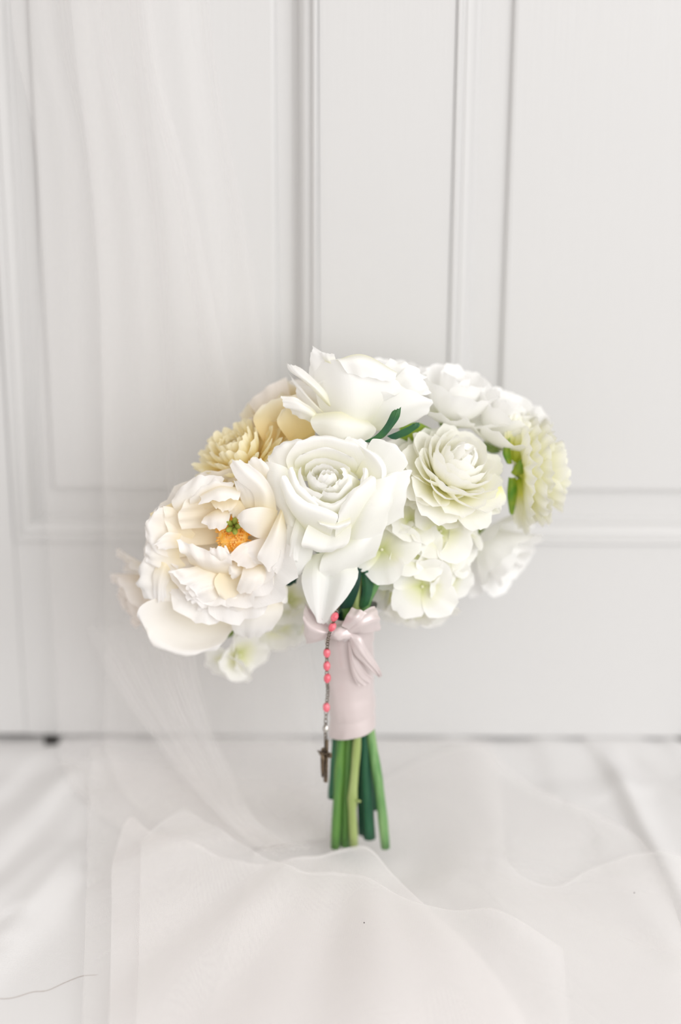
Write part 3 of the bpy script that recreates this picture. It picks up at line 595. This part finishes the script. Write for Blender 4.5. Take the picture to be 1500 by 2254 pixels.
# ranunculus, right ---------------------------------------------------
YN = YH - .018
ra = Flower('ranunculus', at(985, 1060, YN, -6), vec(.40, .62, .68), MG['ran'], bq, 'ivory ranunculus dense with layered petals, right of the top rose')
ra.c = at(985, 1058, YN, -8)
ra.ring(8, .2, .008, -.003, .036, .017, 92, 80, wrap=.03, ruffle=.0012, tip=-14, notch=.03)
ra.ring(8, .5, .007, -.001, .036, .017, 84, 58, wrap=.024, ruffle=.0010, tip=-8, notch=.03)
for i, (r, a0, a1, Ln, hw, n) in enumerate([(.006, 80, 36, .035, .016, 8), (.006, 74, 20, .035, .015, 8), (.005, 68, 4, .035, .015, 7), (.005, 62, -10, .034, .014, 7), (.004, 54, -24, .034, .013, 6), (.003, 44, -40, .034, .012, 6), (.002, 30, -56, .033, .011, 5)]):
    ra.ring(n, i * .77, r, i * .0009, Ln, hw, a0, a1, wrap=.015, ruffle=.0005, notch=.02, tipround=.32)
for rows in [
    [[(960, 1075, -4), (985, 1085, -2), (1010, 1090, -4)], [(935, 1085, 0), (955, 1100, 3), (985, 1105, 0)], [(920, 1085, -3), (940, 1108, 0), (962, 1100, -3)]],
    [[(1000, 1080, -2), (1035, 1080, 2), (1065, 1085, -2)], [(1005, 1105, 2), (1040, 1115, 6), (1085, 1105, 0)], [(1022, 1122, 0), (1050, 1136, 3), (1078, 1122, -3)]],
    [[(1060, 1075, -2), (1085, 1075, 0), (1105, 1070, -3)], [(1080, 1100, 0), (1095, 1105, 2), (1115, 1095, -2)], [(1090, 1120, -3), (1102, 1122, 0), (1112, 1105, -4)]],
    [[(1005, 1085, -6), (1020, 1090, -4), (1035, 1095, -6)], [(1002, 1120, -3), (1020, 1120, 0), (1045, 1122, -3)], [(1012, 1138, -6), (1030, 1143, -3), (1052, 1135, -6)]],
    ]: ra.net(YN, rows, ruffle=.0006, edge=.0006)

# far ranunculus, turned away -----------------------------------------
YX = YH + .020
rx = Flower('ranunculus', at(1150, 1035, YX, -2), vec(.95, .08, .0), MG['ran_green'], bq, 'ranunculus turned away to the right, its yellow green underside showing', calyx=MG['leaf_light'], csize=.007)
rx.ring(8, .2, .003, -.001, .044, .016, 96, 78, wrap=.05, ruffle=.0022, freq=3.5, tip=-30, notch=.06)
rx.ring(8, .6, .003, .001, .042, .016, 90, 62, wrap=.04, ruffle=.0022, freq=3.5, tip=-24, notch=.06)
rx.ring(8, .1, .003, .003, .040, .015, 84, 44, wrap=.03, ruffle=.0020, freq=3.5, notch=.06)
rx.ring(7, .4, .003, .005, .036, .014, 74, 24, wrap=.02, ruffle=.0016, notch=.06)
rx.ring(7, .9, .003, .007, .030, .012, 56, 6, wrap=.015, ruffle=.0012, notch=.06)
for rows in [
    [[(1128, 1015, 7), (1136, 1018, 8), (1145, 1022, 7)], [(1135, 965, 9), (1155, 970, 12), (1170, 985, 10)], [(1145, 922, 4), (1172, 934, 6), (1192, 960, 4)]],
    [[(1140, 1015, 8), (1145, 1030, 9), (1140, 1045, 8)], [(1160, 1000, 13), (1168, 1030, 14), (1162, 1060, 13)], [(1186, 985, 9), (1196, 1030, 10), (1188, 1075, 9)]],
    [[(1128, 1050, 7), (1138, 1055, 8), (1148, 1052, 7)], [(1140, 1110, 9), (1158, 1105, 12), (1172, 1090, 10)], [(1150, 1164, 4), (1174, 1156, 6), (1194, 1125, 4)]],
    [[(1120, 1010, 5), (1126, 1012, 6), (1132, 1014, 5)], [(1112, 960, 7), (1122, 958, 8), (1136, 960, 7)], [(1116, 920, 2), (1132, 910, 3), (1150, 918, 2)]],
    [[(1126, 1050, 5), (1130, 1056, 6), (1138, 1056, 5)], [(1130, 1110, 7), (1140, 1112, 8), (1150, 1112, 7)], [(1132, 1148, 2), (1144, 1164, 3), (1158, 1160, 2)]],
    ]: rx.net(YX, rows, ruffle=.0012, edge=.001)
for rows in [
    [[(1125, 1040, 12), (1130, 1045, 14), (1136, 1048, 12)], [(1140, 1018, 15), (1148, 1026, 17), (1154, 1040, 14)], [(1150, 1010, 14), (1158, 1017, 15), (1163, 1024, 14)]],
    [[(1116, 1020, 12), (1122, 1022, 14), (1128, 1020, 12)], [(1107, 998, 12), (1114, 995, 14), (1124, 992, 12)], [(1112, 976, 9), (1118, 970, 10), (1123, 962, 9)]],
    [[(1120, 1050, 12), (1128, 1052, 14), (1136, 1050, 12)], [(1117, 1090, 13), (1128, 1090, 15), (1139, 1085, 12)], [(1122, 1128, 11), (1127, 1134, 12), (1132, 1130, 11)]],
    ]: rx.net(YX, rows, MG['leaf_light'], name='sepal')

# hydrangea ------------------------------------------------------------
def floret(fl, px, py, Y, d, r, axis, M, a0=72, spin=None):
    c = at(px, py, Y, d); z = unit(vec(*axis)); x = unit(np.cross(UV_ + RV * .1, z)); y = np.cross(z, x)
    spin = rng.uniform(0, 1.57) if spin is None else spin
    VV, FF, UU = [], [], []
    for k in range(4):
        phi = spin + k * math.pi / 2 + rng.uniform(-.12, .12); er = x * math.cos(phi) + y * math.sin(phi); S = -x * math.sin(phi) + y * math.cos(phi)
        cx, cy, a = centre_line(math.radians(a0 + rng.uniform(-14, 10)), math.radians(a0 + rng.uniform(-6, 26)), r * rng.uniform(.88, 1.1), 1, math.radians(rng.uniform(-15, 25)))
        Cv = c + er * (.0008 + cx)[:, None] + z * cy[:, None]; Nv = -er * np.cos(a)[:, None] + z * np.sin(a)[:, None]
        G = petal_grid(Cv, Nv, S, r * .56, 1 / (r * 1.6), tipround=.42, ruffle=r * .045, base=.16, wmax=.6, nu=9, nv=9)
        o = len(VV); VV += list(G.reshape(-1, 3)); U, V = np.meshgrid(np.linspace(0, 1, 9), np.linspace(0, 1, 9)); UU += list(np.stack([U, V], -1).reshape(-1, 2))
        FF += [(o + j * 9 + i, o + j * 9 + i + 1, o + (j + 1) * 9 + i + 1, o + (j + 1) * 9 + i) for j in range(8) for i in range(8)]
    ev, ef = ellipsoid_geo(c + z * .0012, [x * .0013, y * .0013, z * .0016], 8, 5); o = len(VV); VV += list(ev); FF += [tuple(i + o for i in q) for q in ef]; UU += [(.5, .3)] * len(ev)
    return mesh_obj('floret', VV, FF, M, fl.o, np.array(UU))
YY = YH - .020
hy = Flower('hydrangea', at(930, 1215, YY, -26), vec(.2, -.1, 1), MG['hyd'], bq, 'white green hydrangea head of small four petalled florets, lower right', csize=.014)
for f in [(842, 1210, 6, .027, (-.3, .05, 1), .3), (880, 1140, -6, .020, (-.1, .5, .8), .2), (905, 1150, 0, .022, (.5, .3, .8), .6), (970, 1170, -2, .026, (.1, .15, 1), .7), (1000, 1215, -8, .022, (.8, 0, .6), .3),
          (930, 1290, 8, .026, (.0, -.25, 1), .95), (870, 1300, -4, .023, (-.4, -.5, .8), .3), (985, 1285, -6, .022, (.7, -.5, .6), .1), (900, 1340, -8, .022, (-.1, -.9, .5), .6), (950, 1340, -12, .020, (.3, -.9, .4), 1.0),
          (915, 1215, 4, .023, (-.1, .1, 1), .9), (960, 1235, 2, .020, (.4, -.1, 1), .4), (945, 1110, -10, .020, (.1, .8, .6), .5), (985, 1130, -10, .022, (.5, .7, .6), .8), (915, 1070, -16, .020, (-.2, .6, .7), .1), (890, 1030, -22, .022, (-.1, .4, .9), .5), (930, 1050, -24, .022, (.2, .4, .9), .9),
          (830, 1270, -16, .022, (-.6, -.3, .7), .2), (1020, 1160, -20, .020, (.8, .4, .3), .2), (870, 1250, -6, .020, (-.3, 0, 1), .7)]:
    floret(hy, f[0], f[1], YY, f[2], f[3], f[4], MG['hyd'], spin=f[5])
# florets low behind the peony
YL = YH + .004
h2 = Flower('hydrangea', at(500, 1380, YL, -10), vec(0, -.8, .4), MG['hyd'], bq, 'soft hydrangea florets under the peony')
for f in [(526, 1440, 4, .022, (.5, -.5, .7), .2), (506, 1452, 0, .022, (-.3, -.7, .6), .6), (525, 1425, 0, .020, (.9, -.3, .4), .9), (610, 1370, -22, .022, (.4, -.4, .8), .5), (580, 1400, -26, .022, (.1, -.8, .5), .2), (640, 1320, -26, .022, (.3, 0, 1), .8), (650, 1370, -30, .022, (.5, -.5, .7), .3)]:
    floret(h2, f[0], f[1], YL, f[2], f[3], f[4], MG['hyd'], spin=f[5])
# flowers at the back ---------------------------------------------------
mu = Flower('chrysanthemum', at(545, 1035, YH, -4), vec(-.42, .72, .50), MG['mum'], bq, 'creamy yellow chrysanthemum with narrow petals, upper left')
for i, (n, Ln, a0, a1) in enumerate([(15, .036, 88, 74), (15, .035, 78, 52), (14, .034, 68, 34), (13, .031, 56, 16), (12, .030, 44, 0), (10, .026, 30, -14), (7, .022, 16, -20)]):
    mu.ring(n, i * .3, .005, i * .001, Ln, .0062, a0, a1, wrap=.006, ruffle=.0005, tipround=.35, base=.5, tip=-14)
YK = min(YH + .030, -.075)
def back_rose(px, py, d, axis, M, r, label, Y=YK):
    f = Flower('rose', at(px, py, Y, d), vec(*axis), M, bq, label)
    f.ring(5, rng.uniform(0, 6), .005, 0, r * 1.1, r * .56, 74, 48, wrap=r * 1.1, ruffle=.0016, tip=20)
    f.ring(5, rng.uniform(0, 6), .005, .002, r, r * .5, 56, 18, wrap=r * .6, ruffle=.0014, tip=16)
    f.ring(4, rng.uniform(0, 6), .004, .004, r * .9, r * .4, 38, 2, wrap=r * .4, ruffle=.001, tip=12)
    f.ring(3, rng.uniform(0, 6), .002, .004, r * .8, r * .3, 22, -6, wrap=r * .24, ruffle=.001)
    return f
b1 = back_rose(640, 960, -8, (-.50, .70, .45), MG['tan'], .036, 'blush and tan rose behind the top rose, upper left')
for rows in [
    [[(640, 930, 0), (610, 935, 0), (580, 940, 0)], [(640, 880, -4), (600, 885, 0), (560, 905, -4)], [(632, 830, -10), (590, 850, -6), (545, 888, -10)]],
    [[(600, 960, 0), (575, 950, 0), (560, 945, 0)], [(575, 925, 0), (556, 925, 2), (545, 935, 0)], [(560, 918, -4), (545, 925, -2), (536, 940, -4)]]]: b1.net(YK, rows, MG['blush'], ruffle=.0012)
for rows in [
    [[(694, 965, 0), (640, 985, -4), (590, 990, 0)], [(692, 905, 2), (630, 922, -6), (562, 938, 0)], [(676, 880, 5), (618, 888, 0), (560, 914, 3)], [(655, 868, 4), (612, 876, 2), (578, 892, 3)]],
    [[(690, 950, 8), (665, 965, 6), (640, 975, 6)], [(680, 905, 10), (650, 925, 8), (618, 945, 8)], [(668, 890, 10), (636, 902, 9), (610, 925, 9)], [(652, 885, 10), (635, 892, 10), (622, 902, 9)]]]: b1.net(YH + .004, rows, MG['tan'], ruffle=.0008)
b2 = back_rose(990, 928, -8, (.25, .85, .40), MG['rose_outer'], .040, 'soft white rose at the back, right of the top rose')
b3 = back_rose(1088, 975, -8, (.45, .80, .40), MG['rose_outer'], .040, 'soft white rose at the back, above the turned ranunculus')
b4 = back_rose(1060, 1185, -16, (.55, -.50, .30), MG['rose_outer'], .040, 'cream rose in shade low on the right')
b5 = back_rose(365, 1290, -14, (-.80, -.45, .20), MG['blush'], .036, 'blurred blush rose behind the peony, far left', Y=YH + .004)
b6 = back_rose(850, 880, -14, (.1, .95, .2), MG['rose_outer'], .030, 'white rose behind the top rose')
# leaves ----------------------------------------------------------------
def leaf(Y, rows, M='leaf', **kw): return net(Y, rows, MG[M], bq, name='leaf', ruffle=.0003, edge=.0003, **kw)
leaf(YT - .020, [[(800, 972, 4), (815, 974, 5), (828, 970, 4)], [(828, 958, 5), (838, 964, 7), (846, 962, 5)], [(848, 935, 5), (858, 940, 7), (866, 940, 5)], [(862, 908, 4), (872, 915, 6), (880, 918, 4)], [(868, 902, 3), (876, 900, 4), (884, 896, 3)]])
leaf(YT - .012, [[(852, 960, 2), (862, 966, 3), (872, 968, 2)], [(884, 946, 3), (894, 952, 4), (900, 956, 3)], [(905, 936, 3), (914, 938, 4), (920, 942, 3)], [(912, 932, 2), (920, 930, 3), (926, 934, 2)]], 'leaf')
leaf(YN + .010, [[(960, 1098, 4), (970, 1100, 5), (980, 1098, 4)], [(975, 1108, 4), (985, 1110, 5), (998, 1106, 4)], [(988, 1116, 4), (998, 1116, 5), (1006, 1112, 4)]], 'leaf')
leaf(YP + .026, [[(655, 1200, 0), (645, 1195, 2), (635, 1190, 0)], [(650, 1225, 0), (636, 1228, 4), (620, 1225, 0)], [(640, 1255, 0), (628, 1256, 3), (612, 1250, 0)]], 'leaf_black')
leaf(YP + .016, [[(640, 1250, 0), (650, 1248, 2), (660, 1245, 0)], [(615, 1268, 0), (635, 1268, 4), (656, 1268, 0)], [(612, 1284, 0), (632, 1290, 3), (652, 1284, 0)]], 'leaf_black')
leaf(YB - .006, [[(742, 1338, 0), (758, 1340, 2), (776, 1336, 0)], [(756, 1300, 1), (772, 1296, 3), (790, 1300, 1)], [(775, 1258, 0), (786, 1250, 2), (798, 1252, 0)]], 'leaf_black')
leaf(YB - .003, [[(790, 1335, 0), (800, 1338, 2), (812, 1332, 0)], [(798, 1300, 1), (808, 1296, 3), (822, 1292, 1)], [(796, 1262, 0), (806, 1255, 2), (816, 1258, 0)]], 'leaf')
leaf(YH + .022, [[(700, 1240, 0), (740, 1230, 0), (830, 1230, 0)], [(690, 1280, 0), (750, 1280, 4), (850, 1270, 0)], [(700, 1330, -4), (750, 1335, 0), (830, 1320, -4)]], 'leaf')
leaf(YH + .012, [[(880, 940, 0), (920, 930, 2), (960, 950, 0)], [(880, 990, 0), (920, 990, 2), (955, 1000, 0)], [(880, 1050, 0), (915, 1060, 2), (940, 1050, 0)]], 'leaf_light')
leaf(YH + .030, [[(600, 1330, 0), (620, 1320, 2), (640, 1330, 0)], [(605, 1365, 0), (630, 1365, 2), (660, 1370, 0)], [(620, 1390, 0), (640, 1400, 2), (660, 1395, 0)]], 'leaf_light')

def all_desc(o):
    for c in o.children:
        yield c; yield from all_desc(c)
fix_parent(bq)

# ------------------------------------------------------------------ rosary hung on the handle
YC = YF - .004
rs = empty('rosary', tuple(at(718, 1440, YC))); tag(rs, 'pink beaded rosary with a bronze cross hanging on the left of the ribbon handle', 'rosary')
BE = [(737, 1358, 4, 30), (732, 1380, 4, 30), (720, 1437, 0, 0), (720, 1466, 0, 0), (721, 1493, 0, 5), (719, 1557, 0, -3)]
for bx, by, d, rot in BE:
    c = at(bx, by, YC, d); a = math.radians(rot); ax = UV_ * math.cos(a) + RV * math.sin(a); sx = RV * math.cos(a) - UV_ * math.sin(a)
    V, F = ellipsoid_geo(c, [sx * .0026, FV * .0026, ax * .0036], 8, 6); mesh_obj('bead', V, F, MG['bead'], rs, smooth=False)
path = cr_spline([at(756, 1305, YC, -6), at(746, 1332, YC, -1), at(737, 1358, YC, 4), at(732, 1380, YC, 4), at(724, 1400, YC, 3), at(720, 1437, YC), at(720, 1493, YC), at(722, 1520, YC), at(719, 1557, YC), at(717, 1612, YC), at(718, 1640, YC)], 66)
parts = []
for i in range(65):
    a, b = path[i], path[i + 1]; c = (a + b) / 2; t = unit(b - a); s = unit(np.cross(t, FV)) if i % 2 else unit(FV * .6 + np.cross(t, FV) * .8); s = unit(s - t * np.dot(s, t))
    ln = np.linalg.norm(b - a) * .68
    loop = [c + t * ln * math.cos(q) + s * .0011 * math.sin(q) for q in np.linspace(0, 2 * math.pi, 9)]
    parts.append(tube_geo(loop, .0003, 5, caps=False, up=np.cross(t, s)))
V, F = join_geo(parts); o = mesh_obj('chain', V, F, MG['bronze'], rs); o['kind'] = 'stuff'; o['label'] = 'fine dark metal chain'
# junction medal
c = at(717, 1604, YC); V, F = ellipsoid_geo(c, [RV * .0022, FV * .0008, UV_ * .0030], 10, 6); o = mesh_obj('medal', V, F, MG['silver'], rs); o['label'] = 'small silver link medal'
# cross, turned nearly edge on
cx_x = unit(RV * .42 + FV * .9); cx_y = np.cross(UV_, cx_x); top, bot, arm = at(719, 1628, YC), at(717, 1722, YC), at(717, 1660, YC)
def bar(a, b, w, th, wd):
    t = unit(b - a); n = unit(np.cross(t, wd)); V = []
    for p, k in ((a, .8), (a + (b - a) * .08, 1), (a + (b - a) * .92, 1), (b, .8)):
        V += [p + wd * w * k + n * th, p - wd * w * k + n * th, p - wd * w * k - n * th, p + wd * w * k - n * th]
    F = [(j * 4 + k, j * 4 + (k + 1) % 4, (j + 1) * 4 + (k + 1) % 4, (j + 1) * 4 + k) for j in range(3) for k in range(4)] + [(3, 2, 1, 0), (12, 13, 14, 15)]
    return V, F
dn = unit(bot - top)
V, F = join_geo([bar(top, bot, .0022, .0009, cx_x), bar(arm - cx_x * .0095, arm + cx_x * .0095, .0020, .0009, dn)])
cr_o = mesh_obj('cross', V, F, MG['bronze'], rs, smooth=False); bevel(cr_o, .0003); cr_o['label'] = 'small antique bronze crucifix, turned edge on'
fn = unit(np.cross(dn, cx_x)); fn = fn if np.dot(fn, RV) < 0 else -fn
f0 = arm + fn * .0022
parts = [tube_geo([f0 - dn * .002, f0 + dn * .004, f0 + dn * .012, f0 + dn * .018], [.0014, .0016, .0012, .0006], 8), ellipsoid_geo(f0 - dn * .0042, [cx_x * .0014, fn * .0014, dn * .0017], 8, 6),
         tube_geo([f0, f0 - cx_x * .0045 - dn * .001, f0 - cx_x * .0085 - dn * .002], [.0009, .0007, .0006], 6), tube_geo([f0, f0 + cx_x * .0045 - dn * .001, f0 + cx_x * .0085 - dn * .002], [.0009, .0007, .0006], 6)]
V, F = join_geo(parts); mesh_obj('relief_figure', V, F, MG['bronze'], cr_o)
fix_parent(rs)

# ------------------------------------------------------------------ bridal veil of tulle
ve = empty('bridal_veil', tuple(floor_at(560, 1850))); tag(ve, 'sheer white tulle veil hanging down the door at left and pooled round the stems', 'veil')
def lerp_surface(left, right, ns, nt_):
    A, B = cr_spline(left, nt_), cr_spline(right, nt_); s = np.linspace(0, 1, ns)[None, :, None]
    return A[:, None] * (1 - s) + B[:, None] * s
def tulle(P, M='tulle', name='tulle_layer'):
    ds = np.linalg.norm(np.diff(P, axis=1), axis=2).mean(0); dt = np.linalg.norm(np.diff(P, axis=0), axis=2).mean(1)
    U, V = np.meshgrid(np.concatenate([[0], np.cumsum(ds)]), np.concatenate([[0], np.cumsum(dt)]))
    return grid_obj(name, P, MG[M], ve, uv=np.stack([U, V], -1))
def pts(l): return [at(x, y, Y) if z is None else floor_at(x, y, z) for x, y, Y, z in l]
def hang(left, right, folds, ns=130, nt_=90, M='tulle_hang'):
    P = lerp_surface(pts(left), pts(right), ns, nt_); s = np.linspace(0, 1, ns); t = np.linspace(0, 1, nt_)
    off = np.zeros((nt_, ns))
    for k, amp, ph, dr in folds: off += amp * np.sin(k * (s[None] + dr * t[:, None]) * 2 * math.pi + ph)
    fade = np.clip(np.minimum(t / .1, 1), 0, 1)[:, None] * np.clip((1 - t) / .08, .25, 1)[:, None]
    amp = sum(q[1] for q in folds); off = off + amp
    P[..., 1] -= off * fade * .6; P[..., 2] += off * .3 * np.clip((t - .75) / .2, 0, 1)[:, None]
    P[..., 2] = np.maximum(P[..., 2], sheet_height(P[..., 0], P[..., 1]) + .0040); P[..., 1] = np.minimum(P[..., 1], -.006)
    return tulle(P, M)
hang([(10, -420, -.016, None), (30, 40, -.018, None), (85, 350, -.02, None), (95, 900, -.022, None), (128, 1500, -.024, None), (133, 1640, -.030, None), (170, 1740, 0, .010), (330, 1880, 0, .012)],
     [(300, -420, -.014, None), (345, 100, -.014, None), (425, 420, -.016, None), (520, 900, -.018, None), (650, 1400, -.03, None), (690, 1640, -.06, None), (700, 1740, 0, .010), (720, 1850, 0, .012)],
     [(2.2, .006, .3, .10), (5.0, .003, 1.1, .15)])
hang([(120, -420, -.030, None), (170, 100, -.030, None), (215, 500, -.032, None), (230, 900, -.034, None), (235, 1500, -.036, None), (236, 1640, -.045, None), (290, 1760, 0, .014), (470, 1890, 0, .016)],
     [(420, -420, -.024, None), (470, 100, -.024, None), (540, 500, -.026, None), (600, 900, -.028, None), (680, 1400, -.045, None), (720, 1640, -.07, None), (720, 1740, 0, .012), (720, 1850, 0, .014)],
     [(1.6, .007, 2.0, .12), (4.0, .0035, .4, .2)])
# gathered strands sweeping to the foot of the bouquet
hang([(190, 1380, -.048, None), (260, 1500, -.055, None), (330, 1600, -.068, None), (400, 1690, 0, .03), (470, 1770, 0, .026), (540, 1840, 0, .018), (600, 1885, 0, .014)],
     [(420, 1380, -.05, None), (440, 1500, -.06, None), (470, 1600, -.075, None), (510, 1690, 0, .03), (545, 1770, 0, .026), (600, 1830, 0, .018), (690, 1870, 0, .014)],
     [(4.0, .005, .4, .04), (10.0, .0038, 1.3, .05)], ns=160, M='tulle_gather')
def pool(back, front, zf, ns=120, nt_=110, M='tulle', clear=.004, flat=False):
    def lift(x, y, s, t):
        z = .01
        for _ in range(12):
            q = floor_at(x, y, z); S1 = np.array([s]); X1, Y1 = np.array([q[0]]), np.array([q[1]])
            z = .5 * z + .5 * float(sheet_height(X1, Y1)[0] * .35 + .006 + np.asarray(zf(S1, np.array([t]), X1, Y1)).ravel()[0])
        return np.array([q[0], q[1], 0])
    A = cr_spline([lift(x, y, k / (len(back) - 1), 0) for k, (x, y) in enumerate(back)], ns); B = cr_spline([floor_at(x, y) for x, y in front], ns); t = np.concatenate([[.016, .012, .006, .002], np.linspace(0, 1, nt_ - 4)])[:, None, None]
    P = A[None] * (1 - t) + B[None] * t; S, T = np.meshgrid(np.linspace(0, 1, ns), np.linspace(0, 1, nt_))
    P[..., 2] = sheet_height(P[..., 0], P[..., 1]) * .35 + .006 + zf(S, T, P[..., 0], P[..., 1])
    P[:4, :, 2] += .0008
    sh_ = sheet_height(P[..., 0], P[..., 1]); P[..., 2] = np.maximum(P[..., 2], sh_ + clear)
    if flat:                                                   # pressed down under the cut stems
        dd = np.hypot(P[..., 0] - base_c[0] - .004, P[..., 1] - base_c[1]); k = np.clip((dd - .035) / .05, 0, 1); k = k * k * (3 - 2 * k)
        P[..., 2] = P[..., 2] * k + np.minimum(P[..., 2], sh_ + .0022) * (1 - k)
    return tulle(P, M)
PK = floor_at(800, 1880)
def relief(X, Y):
    th = np.arctan2(X - PK[0], -(Y - PK[1]) + .02); rr = np.hypot(X - PK[0], Y - PK[1]); fan = np.clip((rr - .03) / .12, 0, 1) * np.clip(-(Y - PK[1]) / .06, 0, 1)
    return .003 * np.sin(X * 26 + 2 * np.sin(Y * 9)) + .0018 * np.sin(Y * 19 + X * 14 + 1) + .0030 * fan * (np.sin(th * 11 + .6 * np.sin(rr * 12)) + .5 * np.sin(th * 23 + 1))
g = lambda S, T, X, Y: .005 + relief(X, Y)
g2 = lambda S, T, X, Y: .010 + relief(X, Y)
pool([(200, 1660), (460, 1640), (760, 1634), (1000, 1632), (1072, 1634), (1115, 1690), (1210, 1750), (1330, 1800), (1405, 1850), (1470, 1960)],
     [(180, 2400), (400, 2420), (640, 2430), (850, 2430), (1000, 2430), (1120, 2430), (1240, 2430), (1360, 2420), (1480, 2410), (1600, 2400)], g, ns=190, nt_=170, clear=.0092, flat=True)
pool([(560, 1880), (700, 1800), (900, 1690), (1070, 1650), (1110, 1800), (1120, 1900), (1230, 1950), (1400, 1880), (1520, 1890)],
     [(420, 2420), (560, 2420), (760, 2420), (920, 2420), (1060, 2420), (1180, 2420), (1320, 2420), (1460, 2420), (1620, 2400)], g2, flat=True)
# pile in front: left corner flap and the peak before the stems
def peak(S, T, X, Y):
    p0 = floor_at(800, 1905); e = np.exp(-(((X - p0[0]) / .075) ** 2 + ((Y - p0[1]) / .06) ** 2)); q = floor_at(330, 1900)
    e2 = np.exp(-(((X - q[0]) / .07) ** 2 + ((Y - q[1]) / .08) ** 2))
    return .015 + .030 * e + .012 * e2 + relief(X, Y)
pool([(246, 1985), (247, 1905), (262, 1850), (288, 1800), (330, 1830), (440, 1862), (560, 1902), (690, 1885), (798, 1862), (865, 1925), (960, 2015), (1060, 2110), (1150, 2230)],
     [(240, 2420), (270, 2420), (310, 2420), (350, 2420), (420, 2420), (500, 2420), (600, 2420), (720, 2420), (820, 2420), (900, 2420), (1000, 2420), (1100, 2420), (1200, 2420)], peak, ns=170, M='tulle_thick')
pool([(310, 1870), (325, 1838), (400, 1785), (420, 1790), (505, 1840), (650, 1910), (780, 1925), (930, 1990), (1080, 2000), (1240, 2090)],
     [(300, 2420), (350, 2420), (430, 2420), (500, 2420), (600, 2420), (720, 2420), (840, 2420), (960, 2420), (1100, 2420), (1260, 2420)], lambda S, T, X, Y: peak(S, T, X, Y) + .004, ns=150)
fix_parent(ve)

# ------------------------------------------------------------------ stray hair and lint
def on_sheet(px, py, up=.0008):
    q = floor_at(px, py, .006); z = float(sheet_height(np.array([q[0]]), np.array([q[1]]))[0]); q = floor_at(px, py, z); return np.array([q[0], q[1], z + up])
hp = cr_spline([on_sheet(x, y) for x, y in [(-20, 2202), (25, 2201), (70, 2188), (105, 2184), (140, 2168), (180, 2152), (215, 2149)]], 30)
for q in hp: q[2] = max(q[2], float(sheet_height(np.array([q[0]]), np.array([q[1]]))[0]) + .0014)
for k, (x, y, txt) in enumerate([(802, 2031, 'tiny black speck of lint on the veil in front of the stems'), (1397, 1965, 'tiny grey speck of lint on the veil at the right')]):
    q = floor_at(x, y, .034 if k == 0 else .022); V, F = ellipsoid_geo(q, [RV * .0005, FV * .0004, UV_ * .0005], 6, 4); tag(mesh_obj('lint_speck', V, F, MG['lint']), txt, 'lint', group='specks of lint')
h = tube('stray_hair', hp, .00013, MG['hair'], seg=6); tag(h, 'long stray hair lying curved on the sheet, lower left corner', 'hair')
